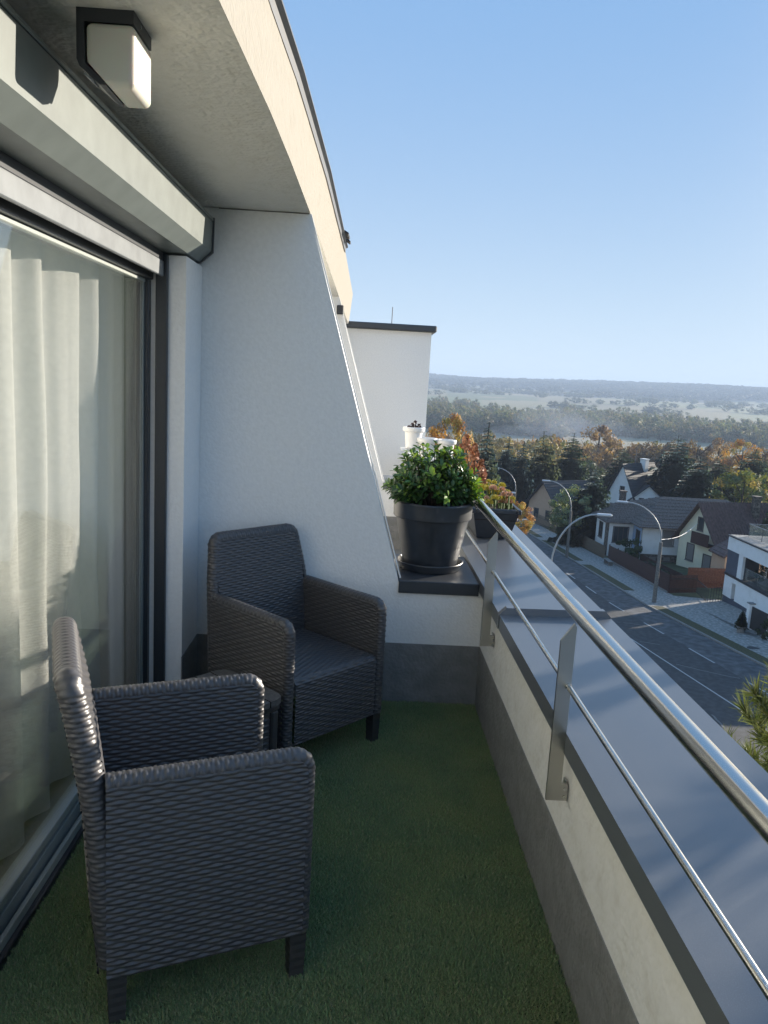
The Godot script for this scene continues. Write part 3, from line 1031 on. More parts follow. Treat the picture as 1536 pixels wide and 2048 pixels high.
	for k in zr.size() - 1:
		var z0: float = zr[k]
		var z1: float = zr[k + 1]
		var fl := MB.new()
		var x0 := fascia_x(z0)
		var x1 := fascia_x(z1)
		for q in [[Vector2(0.002, 2.688), Vector2(0.008, 2.688)], [Vector2(0.008, 2.688), Vector2(0.012, 2.722)], [Vector2(0.012, 2.722), Vector2(0.030, 2.730)], [Vector2(0.030, 2.730), Vector2(0.028, 2.744)], [Vector2(0.028, 2.744), Vector2(-0.25, 2.80)]]:
			fl.quad(Vector3(x0 + q[0].x, q[0].y, z0), Vector3(x1 + q[0].x, q[0].y, z1), Vector3(x1 + q[1].x, q[1].y, z1), Vector3(x0 + q[1].x, q[1].y, z0))
		part("roof_flashing", fl, M.metal_dark, o)
	rng.seed = 8
	for k in 3:      # loose slate ends sticking out where the flashing stops
		var z := -6.5 - k * 0.17
		var sl := MB.new()
		var x := fascia_x(z)
		sl.box(Vector3(-0.2, -0.006, -0.07), Vector3(0.045 + rng.randf() * 0.02, 0.006, 0.06), Transform3D(Basis(Vector3.FORWARD, 0.35 + rng.randf() * 0.3), Vector3(x + 0.015, 2.745, z)))
		part("roof_slate", sl, M.roof_dark, o)
	# the stair tower at the far end
	one_box("tower_wall", Vector3(-5, -22, -17), Vector3(0.865, 2.27, -11.0), M.plaster_smooth, o)
	var cap := MB.new()
	cap.cbox(Vector3(-5.1, 2.272, -17.1), Vector3(0.93, 2.36, -10.92), 0.015)
	var tc := part("tower_roof_edge", cap, M.metal_dark, o)
	var rod := MB.new()
	rod.tube([Vector3(0.32, 2.3, -11.4), Vector3(0.32, 2.62, -11.4)], 0.006, 5)
	part("lightning_rod", rod, M.metal_dark, tc)
	# a small wall box high on the neighbour's side
	one_box("junction_box", Vector3(-0.30, 2.16, -7.31), Vector3(-0.24, 2.24, -7.26), M.frame_dark, o, 0.006)
	# the room behind the glass
	one_box("room_floor", Vector3(-4.6, -0.14, -3.69), Vector3(-1.025, 0.01, 3.0), M.room_floor, o)
	one_box("room_wall", Vector3(-4.58, 0.01, -3.69), Vector3(-4.4, 2.6, 3.0), M.room_wall, o)
	one_box("room_wall", Vector3(-4.4, 0.01, -3.92), Vector3(-1.03, 2.6, -3.42), M.room_wall, o)
	one_box("room_wall", Vector3(-4.4, 0.01, 2.8), Vector3(-0.9, 2.6, 3.0), M.room_wall, o)
	one_box("room_ceiling", Vector3(-4.6, 2.6, -3.9), Vector3(-1.0, 2.72, 3.0), M.room_wall, o)

	# soffit lamp
	var lp := thing("bulkhead_lamp", "square opal bulkhead lamp with dark base on the soffit above the shutter box", "lamp", Vector3(-0.575, 2.32, -1.835))
	var base := MB.new()
	base.prism([Vector2(-0.060, 0.0), Vector2(-0.060, -0.098), Vector2(-0.054, -0.112), Vector2(-0.012, -0.146), Vector2(0.0, -0.146), Vector2(-0.003, -0.139), Vector2(-0.042, -0.106), Vector2(-0.044, -0.026), Vector2(0.058, -0.026), Vector2(0.058, 0.0)], -0.068, 0.066)
	part("base_frame", base, M.lamp_base, lp)
	var shade := MB.new()
	shade.rbox(Vector3(-0.041, -0.150, -0.070), Vector3(0.060, -0.0265, 0.070), 0.014, 5, func(p: Vector3) -> Vector3:
		var over := -0.141 - (p.x + p.y)
		return p + Vector3(over, over, 0) * 0.5 if over > 0.0 else p)
	part("lamp_shade", shade, M.lamp_shade, lp)
	var tile := MB.new()
	tile.cbox(Vector3(-0.013, -0.003, -0.016), Vector3(0.013, 0.002, 0.016), 0.001, Transform3D(Basis(Vector3.FORWARD, deg_to_rad(39)), Vector3(-0.034, -0.1325, 0.05)))
	part("sensor_tile", tile, M.slat_alu, lp)
	var scr := MB.new()
	scr.tube([Vector3(0.0585, -0.013, 0.02), Vector3(0.0605, -0.013, 0.02)], 0.004, 10)
	part("screw", scr, M.slat_alu, lp)

	# roller shutter box
	var sb := thing("roller_shutter_box", "long pale grey-green roller shutter box with dark end cap over the glass door", "shutter box")
	var prof := [Vector2(-0.895, 2.066), Vector2(-0.760, 2.066), Vector2(-0.708, 2.112), Vector2(-0.704, 2.236), Vector2(-0.895, 2.236)]
	var bx := MB.new()
	bx.prism(prof, -3.585, 2.6)
	part("casing", bx, M.shutter, sb)
	var ld := MB.new()
	ld.cbox(Vector3(-0.895, 2.239, -3.585), Vector3(-0.701, 2.252, 2.6), 0.002)
	part("lid", ld, M.shutter, sb)
	var cp := MB.new()
	cp.prism([Vector2(-0.895, 2.058), Vector2(-0.757, 2.058), Vector2(-0.701, 2.108), Vector2(-0.698, 2.254), Vector2(-0.895, 2.254)], -3.602, -3.586)
	part("end_cap", cp, M.metal_dark, sb)
	var bb := MB.new()
	bb.cbox(Vector3(-0.872, 1.968, -3.352), Vector3(-0.856, 2.030, 2.6), 0.003)
	part("bottom_slat", bb, M.slat_alu, sb)
	var br := MB.new()
	br.cbox(Vector3(-0.869, 2.0305, -3.352), Vector3(-0.859, 2.075, 2.6), 0.002)
	part("curtain_slat", br, M.frame_dark, sb)
	var gr := MB.new()
	gr.cbox(Vector3(-0.89, 0.03, -3.380), Vector3(-0.842, 2.06, -3.354), 0.003)
	part("guide_rail", gr, M.frame_dark, sb)

func build_door() -> void:
	var d := thing("sliding_glass_door", "tall sliding glass door with dark frame and pale bottom track", "glass door")
	one_box("jamb", Vector3(-1.02, 0.03, -3.42), Vector3(-0.803, 2.03, -3.3815), M.frame_dark, d, 0.004)
	one_box("stile", Vector3(-0.965, 0.15, -3.381), Vector3(-0.915, 1.955, -3.345), M.frame_dark, d, 0.003)
	one_box("glazing_bead", Vector3(-0.948, 0.15, -3.344), Vector3(-0.932, 1.955, -3.330), M.rail_alu, d, 0.002)
	one_box("head_rail", Vector3(-1.02, 1.955, -3.381), Vector3(-0.905, 2.028, 2.79), M.frame_dark, d, 0.004)
	one_box("head_bead", Vector3(-0.952, 1.940, -3.344), Vector3(-0.928, 1.954, 2.79), M.rail_alu, d, 0.002)
	one_box("threshold", Vector3(-1.02, 0.0, -3.381), Vector3(-0.885, 0.032, 2.79), M.frame_dark, d, 0.003)
	for k in 3:
		one_box("track", Vector3(-0.97 + k * 0.0285, 0.032, -3.345), Vector3(-0.97 + k * 0.0285 + 0.014, 0.118 - 0.028 * k, 2.79), M.rail_alu, d, 0.002)
	one_box("bottom_rail", Vector3(-0.962, 0.119, -3.344), Vector3(-0.918, 0.150, 2.79), M.rail_alu, d, 0.003)
	for x in [-0.931, -0.952]:      # double glazing, each pane with its two faces
		var p := MB.new()
		p.quad(Vector3(x, 0.1505, 2.79), Vector3(x, 0.1505, -3.344), Vector3(x, 1.939, -3.344), Vector3(x, 1.939, 2.79))
		p.quad(Vector3(x - 0.004, 0.1505, -3.344), Vector3(x - 0.004, 0.1505, 2.79), Vector3(x - 0.004, 1.939, 2.79), Vector3(x - 0.004, 1.939, -3.344))
		part("pane", p, M.glass, d)
	var o := thing("curtain", "sheer white curtain hanging in loose folds behind the glass door", "curtain")
	var c := MB.new()
	var f := FastNoiseLite.new()
	f.seed = 2
	f.frequency = 0.9
	c.grid(520, 14, func(u: float, v: float) -> Vector3:
		var z := lerpf(-3.25, 1.6, u)
		var ph := z * 26.0 + 3.0 * f.get_noise_1d(z * 1.5)
		var deep := 0.034 + 0.022 * f.get_noise_2d(z * 2.0, 7.0)
		var y := lerpf(0.035, 2.02, v) + (0.02 * f.get_noise_2d(z * 3.0, 90.0) if v < 0.01 else 0.0)
		return Vector3(-1.075 + deep * sin(ph + 0.25 * sin(v * 3.0 + z)) + 0.012 * f.get_noise_2d(z * 3.0, v * 1.5), y, z))
	part("cloth", c, M.curtain, o)
	var rod := MB.new()
	rod.tube([Vector3(-1.075, 2.04, -3.38), Vector3(-1.075, 2.04, 1.7)], 0.012, 8)
	part("curtain_rail", rod, M.rail_alu, o)

func build_railing() -> void:
	var o := thing("balcony_railing", "brushed steel railing with round handrail and thin lower rail above the parapet", "railing")
	var h := MB.new()
	h.tube([Vector3(0.612, 1.0, 1.6), Vector3(0.612, 1.0, -6.8)], 0.0215, 24)
	part("handrail", h, M.steel, o)
	var t := MB.new()
	t.tube([Vector3(0.598, 0.795, 1.6), Vector3(0.598, 0.795, -6.8)], 0.0075, 12)
	part("lower_rail", t, M.steel, o)
	for z in [-2.03, -3.32, -4.61, -5.9]:
		var p := MB.new()
		var q := [Vector2(0.566, 0.455), Vector2(0.626, 0.455), Vector2(0.626, 0.505), Vector2(0.606, 0.505), Vector2(0.606, 0.965), Vector2(0.600, 0.975), Vector2(0.566, 0.925)]
		p.prism(q, z - 0.005, z + 0.005)
		var post := part("post", p, M.steel_flat, o)
		one_box("foot_plate", Vector3(0.6205, 0.45, z - 0.03), Vector3(0.6262, 0.51, z - 0.0055), M.steel_flat, post, 0.001)
		var c := MB.new()
		c.tube([Vector3(0.598, 0.795, z - 0.012), Vector3(0.598, 0.795, z + 0.012)], 0.010, 10)
		part("collar", c, M.steel, post)
		for y in [0.468, 0.492]:
			var bolt := MB.new()
			bolt.tube([Vector3(0.616, y, z + 0.005), Vector3(0.616, y, z + 0.009)], 0.0045, 6)
			part("bolt", bolt, M.steel, post)

func build_furniture() -> void:
	var near := make_chair("wicker_armchair", "dark wicker armchair seen from its side, standing nearest on the green turf", "wicker balcony chairs")
	var far: Node3D = near.duplicate()
	near.position = Vector3(-0.416, 0.012, -2.021)
	near.rotation.y = deg_to_rad(111.8)
	far.name = numbered("wicker_armchair")
	add_child(far)
	far.position = Vector3(-0.232, 0.012, -3.235)
	far.rotation.y = deg_to_rad(45.8)
	tag(far, "dark wicker armchair turned towards the railing in the corner by the white partition", "armchair", "wicker balcony chairs")
	var t := thing("side_table", "small dark side table with slatted top between the two wicker chairs", "side table", Vector3(-0.505, 0.012, -2.765), deg_to_rad(45.8))
	for k in 5:
		var x0 := -0.185 + k * 0.0748
		var s := MB.new()
		var cut := 0.045
		if k == 0:
			s.prism([Vector2(x0 + cut, -0.19), Vector2(x0 + 0.071, -0.19), Vector2(x0 + 0.071, 0.19), Vector2(x0 + cut, 0.19), Vector2(x0 + 0.012, 0.175), Vector2(x0, 0.145), Vector2(x0, -0.145), Vector2(x0 + 0.012, -0.175)], 0.375, 0.40, Transform3D(Basis(Vector3(1, 0, 0), Vector3(0, 0, -1), Vector3(0, 1, 0)), Vector3.ZERO))
		elif k == 4:
			s.prism([Vector2(x0, -0.19), Vector2(x0 + 0.071 - cut, -0.19), Vector2(x0 + 0.059, -0.175), Vector2(x0 + 0.071, -0.145), Vector2(x0 + 0.071, 0.145), Vector2(x0 + 0.059, 0.175), Vector2(x0 + 0.071 - cut, 0.19), Vector2(x0, 0.19)], 0.375, 0.40, Transform3D(Basis(Vector3(1, 0, 0), Vector3(0, 0, -1), Vector3(0, 1, 0)), Vector3.ZERO))
		else:
			s.cbox(Vector3(x0, 0.375, -0.19), Vector3(x0 + 0.071, 0.40, 0.19), 0.003)
		part("slat", s, M.table_top, t)
	one_box("top_frame", Vector3(-0.172, 0.345, -0.176), Vector3(0.172, 0.3745, 0.176), M.resin, t, 0.008)
	for k in 4:
		var w := MB.new()
		var turn := Basis(Vector3.UP, PI / 2 * k)
		woven(w, 24, 10, func(u: float, v: float) -> Array:
			return [turn * Vector3(lerpf(-0.15, 0.15, u), lerpf(0.06, 0.34, v), 0.155), turn * Vector3(0, 0, 1)])
		part("woven_side", w, M.wicker, t)
		var l := MB.new()
		l.cbox(Vector3(0.138, 0.0, 0.138), Vector3(0.170, 0.344, 0.170), 0.006, Transform3D(turn, Vector3.ZERO))
		part("leg", l, M.resin, t)

func leaf_mesh(called: Material, k: Color, w: float, l: float) -> ArrayMesh:   # a spoon-shaped leaf along +y, folded at its midrib
	var b := MB.new()
	b.col = k
	var pts := [[0.0, 0.06], [0.25, 0.35], [0.55, 0.95], [0.8, 0.85], [0.95, 0.4], [1.0, 0.0]]
	for i in pts.size() - 1:
		var y0: float = pts[i][0] * l
		var y1: float = pts[i + 1][0] * l
		for s in [-1.0, 1.0]:
			var w0: float = pts[i][1] * w / 2
			var w1: float = pts[i + 1][1] * w / 2
			var bend := func(y: float) -> float: return -0.25 * y * y / l
			var a := Vector3(0, y0, bend.call(y0))
			var c := Vector3(s * w0, y0, bend.call(y0) + w0 * 0.3)
			var d := Vector3(s * w1, y1, bend.call(y1) + w1 * 0.3)
			var e := Vector3(0, y1, bend.call(y1))
			if s > 0:
				b.quad(a, c, d, e)
			else:
				b.quad(e, d, c, a)
	return b.mesh(called, true)

func pot_shape(r0: float, r1: float, h: float, rim: float, wall := 0.008) -> Array:
	return [Vector2(0.0, 0.0), Vector2(r0 - 0.006, 0.0), Vector2(r0, 0.006), Vector2(r1 - 0.014, h - rim - 0.004), Vector2(r1 - 0.012, h - rim), Vector2(r1 - 0.003, h - rim), Vector2(r1, h - rim + 0.005), Vector2(r1 + 0.002, h - 0.008), Vector2(r1 - 0.002, h - 0.001), Vector2(r1 - 0.008, h), Vector2(r1 - 0.012 - wall, h - 0.002), Vector2(r1 - 0.018 - wall, h - rim), Vector2(r1 - 0.03 - wall, h - 0.08)]

func build_pots() -> void:
	rng.seed = 21
	# the big pot on the ledge
	var p := thing("flower_pot", "large dark grey plastic flower pot standing in its saucer on the ledge", "flower pot", Vector3(0.378, 0.6545, -3.985))
	var b := MB.new()
	b.lathe(pot_shape(0.140, 0.203, 0.345, 0.085), 56)
	part("pot", b, M.pot_grey, p)
	var so := MB.new()
	so.lathe([Vector2(0.0, 0.262), Vector2(0.168, 0.262)], 40)
	part("soil", so, M.soil, p)
	var sc := MB.new()
	sc.lathe([Vector2(0.0, -0.0135), Vector2(0.150, -0.0135), Vector2(0.156, -0.010), Vector2(0.176, 0.028), Vector2(0.174, 0.032), Vector2(0.168, 0.030), Vector2(0.150, -0.004), Vector2(0.0, -0.004)], 48)
	part("saucer", sc, M.metal_dark, p)
	# its shrub
	var s := thing("potted_shrub", "bushy evergreen shrub with glossy rounded leaves growing in the large grey pot", "shrub", Vector3(0.378, 0.917, -3.985))
	var greens := [Color(0.055, 0.115, 0.035), Color(0.07, 0.15, 0.04), Color(0.045, 0.095, 0.032), Color(0.17, 0.30, 0.05), Color(0.28, 0.42, 0.07)]
	var leaves := []
	for k in greens:
		leaves.append(leaf_mesh(M.leaf_shrub, k, 0.021, 0.042))
	var stems := MB.new()
	var placed := []
	for k in 210:
		var d := ball().normalized()
		d.y = absf(d.y) * 0.9 + 0.06
		d = d.normalized()
		var reach := Vector3(0.255, 0.385, 0.22) * rng.randf_range(0.70, 1.0)
		if rng.randf() < 0.06:
			reach *= 1.14
		var tip := Vector3(d.x * reach.x, maxf(0.085 + d.y * reach.y * 0.78, 0.11), d.z * reach.z)
		var root := Vector3(tip.x * 0.2, 0.0, tip.z * 0.2)
		var mid := root.lerp(tip, 0.55) + Vector3(0, 0.02, 0)
		stems.tube([root, mid, tip], [0.004, 0.003, 0.0015], 4, false)
		var along := (tip - mid).normalized()
		for i in 13:
			var f := i / 12.0
			var q := mid.lerp(tip, 0.25 + 0.75 * f)
			var out := along.cross(Vector3(sin(i * 2.4), 0.2, cos(i * 2.4))).normalized()
			var y := (along * lerpf(0.5, 1.2, f) + out).normalized()
			var z := (Vector3.UP * 0.6 + d * 0.4 + ball() * 0.35)
			var x := y.cross(z).normalized()
			z = x.cross(y).normalized()
			var sz := rng.randf_range(0.7, 1.15)
			var young := f > 0.55 and rng.randf() < (0.85 if k % 4 == 0 else 0.18)
			placed.append([q, Transform3D(Basis(x, y, z).scaled(Vector3.ONE * sz), q), 3 + (rng.randi() % 2) if young else rng.randi() % 3])
	part("stems", stems, M.bark, s)
	var eye := Vector3(0, 1.6, 0) - s.position
	placed.sort_custom(func(a, c): return (a[0] as Vector3).dot(eye.normalized()) > (c[0] as Vector3).dot(eye.normalized()))
	for k in 300:
		put("leaf", leaves[placed[k][2]], s, placed[k][1])
	var rest := MB.new()
	for k in range(300, placed.size()):
		var src: Array = (leaves[placed[k][2]] as ArrayMesh).surface_get_arrays(0)
		var t: Transform3D = placed[k][1]
		var off := rest.v.size()
		rest.v.append_array(t * (src[Mesh.ARRAY_VERTEX] as PackedVector3Array))
		rest.n.append_array(Transform3D(t.basis.orthonormalized(), Vector3.ZERO) * (src[Mesh.ARRAY_NORMAL] as PackedVector3Array))
		rest.c.append_array(src[Mesh.ARRAY_COLOR])
		for i in src[Mesh.ARRAY_INDEX]:
			rest.ix.append(i + off)
	part("foliage", rest, M.leaf_shrub, s, true).set_meta("kind", "stuff")
	# the succulent trough on the coping
	var tr := thing("planter_trough", "dark grey tapered planter trough on the coping beyond the handrail", "planter", Vector3(0.83, 0.668, -4.98))
	var tb := MB.new()
	var lo := [Vector3(-0.10, 0, -0.26), Vector3(0.10, 0, -0.26), Vector3(0.10, 0, 0.26), Vector3(-0.10, 0, 0.26)]
	var hi := [Vector3(-0.14, 0.17, -0.32), Vector3(0.14, 0.17, -0.32), Vector3(0.14, 0.17, 0.32), Vector3(-0.14, 0.17, 0.32)]
	for k in 4:
		var n := (k + 1) % 4
		tb.quad(lo[n], lo[k], hi[k], hi[n])
	tb.quad(lo[0], lo[1], lo[2], lo[3])
	tb.cbox(Vector3(-0.155, 0.165, -0.335), Vector3(-0.125, 0.195, 0.335), 0.006)
	tb.cbox(Vector3(0.125, 0.165, -0.335), Vector3(0.155, 0.195, 0.335), 0.006)
	tb.cbox(Vector3(-0.124, 0.165, 0.305), Vector3(0.124, 0.195, 0.335), 0.006)
	tb.cbox(Vector3(-0.124, 0.165, -0.335), Vector3(0.124, 0.195, -0.305), 0.006)
	part("trough", tb, M.pot_grey, tr)
	one_box("soil", Vector3(-0.124, 0.12, -0.304), Vector3(0.124, 0.172, 0.304), M.soil, tr)
	var su := thing("sedum", "clump of yellow and pinkish sedum rosettes filling the dark planter trough", "plant", Vector3(0.83, 0.84, -4.98))
	for k in 70:
		var x := rng.randf_range(-0.125, 0.125)
		var z := rng.randf_range(-0.29, 0.29)
		var y := rng.randf_range(0.02, 0.10) + 0.03 * (1.0 - absf(x) / 0.13)
		var yellow := z < 0.05 or rng.randf() < 0.25
		var m := MB.new()
		m.col = Color(0.07, 0.12, 0.03)
		m.tube([Vector3(0, -y * 0.9, 0), Vector3(0, 0, 0)], 0.004, 4, false)
		for i in 22:
			var a := i * 2.4
			var el := lerpf(1.3, 0.15, i / 21.0)
			var dir := Vector3(cos(a) * cos(el), sin(el), sin(a) * cos(el))
			var sd := Vector3(-sin(a), 0, cos(a)) * 0.007
			var up := dir.cross(sd).normalized() * 0.004
			m.col = tint(Color(0.55, 0.47, 0.09) if yellow else Color(0.58, 0.36, 0.25), 0.25)
			var tip := dir * 0.026
			m.tri(Vector3.ZERO + dir * 0.004, dir * 0.018 + sd + up, tip)
			m.tri(Vector3.ZERO + dir * 0.004, tip, dir * 0.018 - sd + up)
		var o := part("rosette", m, M.petal, su, true)
		o.position = Vector3(x, y, z)
		o.scale = Vector3.ONE * rng.randf_range(0.8, 1.35)
	# a rusty panicle plant behind the shrub
	var hp := thing("panicle_pot", "small dark pot hidden behind the shrub holding rusty flower panicles", "flower pot", Vector3(0.84, 0.668, -5.62))
	var hb := MB.new()
	hb.lathe(pot_shape(0.085, 0.125, 0.2, 0.04), 32)
	part("pot", hb, M.pot_grey, hp)
	var hy := thing("panicle_plant", "plant with dried rusty orange flower panicles rising beside the green shrub", "plant", Vector3(0.84, 0.8, -5.62))
	for k in 6:
		var tip := Vector3([-0.08, -0.02, 0.03, 0.0, -0.05, 0.06][k] - 0.02, [0.36, 0.30, 0.19, 0.17, 0.10, 0.12][k], [0.0, 0.05, 0.08, -0.05, 0.1, 0.02][k])
		var st := MB.new()
		st.tube([Vector3(tip.x * 0.2, 0, tip.z * 0.2), Vector3(tip.x * 0.6, tip.y * 0.5, tip.z * 0.6), tip], 0.0035, 5, false)
		var stem := part("stem", st, M.bark, hy)
		var fl := MB.new()
		for i in 130:
			var h := rng.randf()
			var a := rng.randf() * TAU
			var rr := 0.045 * (1.0 - h * 0.8) * sqrt(rng.randf())
			var c := tip + Vector3(cos(a) * rr, h * 0.11 - 0.03, sin(a) * rr)
			var nn := ball().normalized()
			var x := nn.cross(ball()).normalized() * 0.011
			var y := nn.cross(x)
			fl.col = tint(Color(0.46, 0.22, 0.12), 0.35)
			fl.quad(c - x - y, c + x - y, c + x + y, c - x + y)
		part("panicle", fl, M.petal, stem, true)
	# white pots on a stand on the neighbour's balcony
	var st := thing("plant_stand", "slim white plant stand carrying small white pots behind the large shrub", "plant stand", Vector3(0.34, 0.0, -5.25))
	var pole := MB.new()
	pole.tube([Vector3(0, 0, 0), Vector3(0, 1.14, 0)], 0.011, 8)
	part("pole", pole, M.pot_white, st)
	one_box("foot", Vector3(-0.14, 0.0, -0.14), Vector3(0.14, 0.02, 0.14), M.pot_white, st, 0.006)
	var ar := MB.new()
	ar.tube([Vector3(0, 1.02, 0.02), Vector3(0.14, 1.05, 0.05), Vector3(0.30, 1.075, 0.06)], 0.008, 6)
	part("arm", ar, M.pot_white, st)
	one_box("shelf", Vector3(-0.085, 1.141, -0.085), Vector3(0.085, 1.151, 0.085), M.pot_white, st, 0.003)
	one_box("shelf", Vector3(0.03, 1.082, -0.03), Vector3(0.30, 1.092, 0.12), M.pot_white, st, 0.003)
	var spots := [[Vector3(0.335, 1.153, -5.25), 0.05, 0.073, 0.145, "white pot with wilted dark stems on the top shelf of the stand"], [Vector3(0.425, 1.094, -5.21), 0.048, 0.068, 0.14, "empty white pot in the middle, half hidden by the shrub"], [Vector3(0.555, 1.094, -5.205), 0.045, 0.066, 0.135, "small white pot on the shelf end nearest the orange tree"]]
	for q in spots:
		var w := thing("white_flower_pot", q[4], "flower pot", q[0], 0.0, "white pots on the stand")
		var m := MB.new()
		m.lathe(pot_shape(q[1], q[2], q[3], 0.03, 0.004), 32)
		part("pot", m, M.pot_white, w)
		var sl := MB.new()
		sl.lathe([Vector2(0, q[3] - 0.03), Vector2(q[2] - 0.02, q[3] - 0.03)], 20)
		part("soil", sl, M.soil, w)
	var wl := thing("wilted_plant", "wilted dark purple seedling in the highest white pot", "plant", Vector3(0.335, 1.265, -5.25))
	for k in 16:
		var m := MB.new()
		var a := rng.randf() * TAU
		var rr := rng.randf_range(0.01, 0.05)
		var c := Vector3(cos(a) * rr, rng.randf_range(0.015, 0.03), sin(a) * rr)
		if k < 6:
			c = Vector3(rng.randf_range(-0.02, 0.045), rng.randf_range(0.03, 0.07), rng.randf_range(-0.02, 0.02))
		m.tube([Vector3(c.x * 0.8, 0, c.z * 0.8), c], 0.002, 4, false)
		for i in 6:
			var nn := ball().normalized()
			var x := nn.cross(ball()).normalized() * 0.009
			var y := nn.cross(x)
			m.col = tint(Color(0.05, 0.025, 0.025), 0.3)
			var e := c + ball() * 0.012
			m.quad(e - x - y, e + x - y, e + x + y, e - x + y)
		part("sprig", m, M.petal, wl, true)

func build_turf() -> void:
	var base := MB.new()
	base.quad(Vector3(-0.884, 0.004, 2.9), Vector3(0.626, 0.004, 2.9), Vector3(0.626, 0.004, -3.696), Vector3(-0.884, 0.004, -3.696))
	var bo := setting("balcony_floor", base, M.turf_mat)
	bo.set_meta("kind", "structure")
	rng.seed = 33
	var variants := 3
	var pile := FastNoiseLite.new()
	pile.seed = 6
	pile.frequency = 0.03
	pile.fractal_octaves = 3
	for q in variants:
		var tuft := MB.new()
		for k in 9:
			var a := rng.randf() * TAU
			var o := Vector3(cos(a), 0, sin(a)) * rng.randf() * 0.006
			var lean := Vector3(cos(a * 3.1 + k), 0, sin(a * 3.1 + k)) * rng.randf_range(0.002, 0.011)
			var h := rng.randf_range(0.011, 0.019)
			var w := Vector3(cos(a + 1.3), 0, sin(a + 1.3)) * 0.0011
			tuft.col = tint([Color(0.25, 0.34, 0.17), Color(0.28, 0.38, 0.185), Color(0.23, 0.32, 0.16), Color(0.38, 0.38, 0.23)][k % 4], 0.2)
			var m0 := o + lean * 0.45 + Vector3.UP * h * 0.6
			tuft.quad(o - w, o + w, m0 + w * 0.8, m0 - w * 0.8)
			tuft.tri(m0 - w * 0.8, m0 + w * 0.8, o + lean + Vector3.UP * h)
		var spots := []
		for i in 160:
			for j in 300:
				spots.append(Vector3(-0.878 + 1.5 * (i + rng.randf()) / 160.0, 0.004, -3.69 + 2.75 * (j + rng.randf()) / 300.0))
		var mm := MultiMesh.new()
		mm.transform_format = MultiMesh.TRANSFORM_3D
		mm.use_colors = true
		mm.mesh = tuft.mesh(M.turf, true)
		mm.instance_count = spots.size()
		for k in spots.size():
			var p: Vector3 = spots[k]
			var worn := pile.get_noise_2d(p.x * 100.0, p.z * 100.0)
			var lean := Basis(Vector3(1, 0, 0.3).normalized(), 0.25 + 0.5 * worn)
			mm.set_instance_transform(k, Transform3D(lean * Basis(Vector3.UP, rng.randf() * TAU).scaled(Vector3.ONE * rng.randf_range(0.75, 1.25)), p))
			var f := 1.0 + 0.22 * worn + rng.randf_range(-0.15, 0.15)
			mm.set_instance_color(k, Color(f * (1.0 + 0.12 * worn), f, f * 0.95))
		var o := MultiMeshInstance3D.new()
		o.name = numbered("artificial_turf")
		o.multimesh = mm
		add_child(o)
		o.set_meta("kind", "stuff")
		tag(o, "short green artificial turf covering the balcony floor", "turf", "balcony turf")

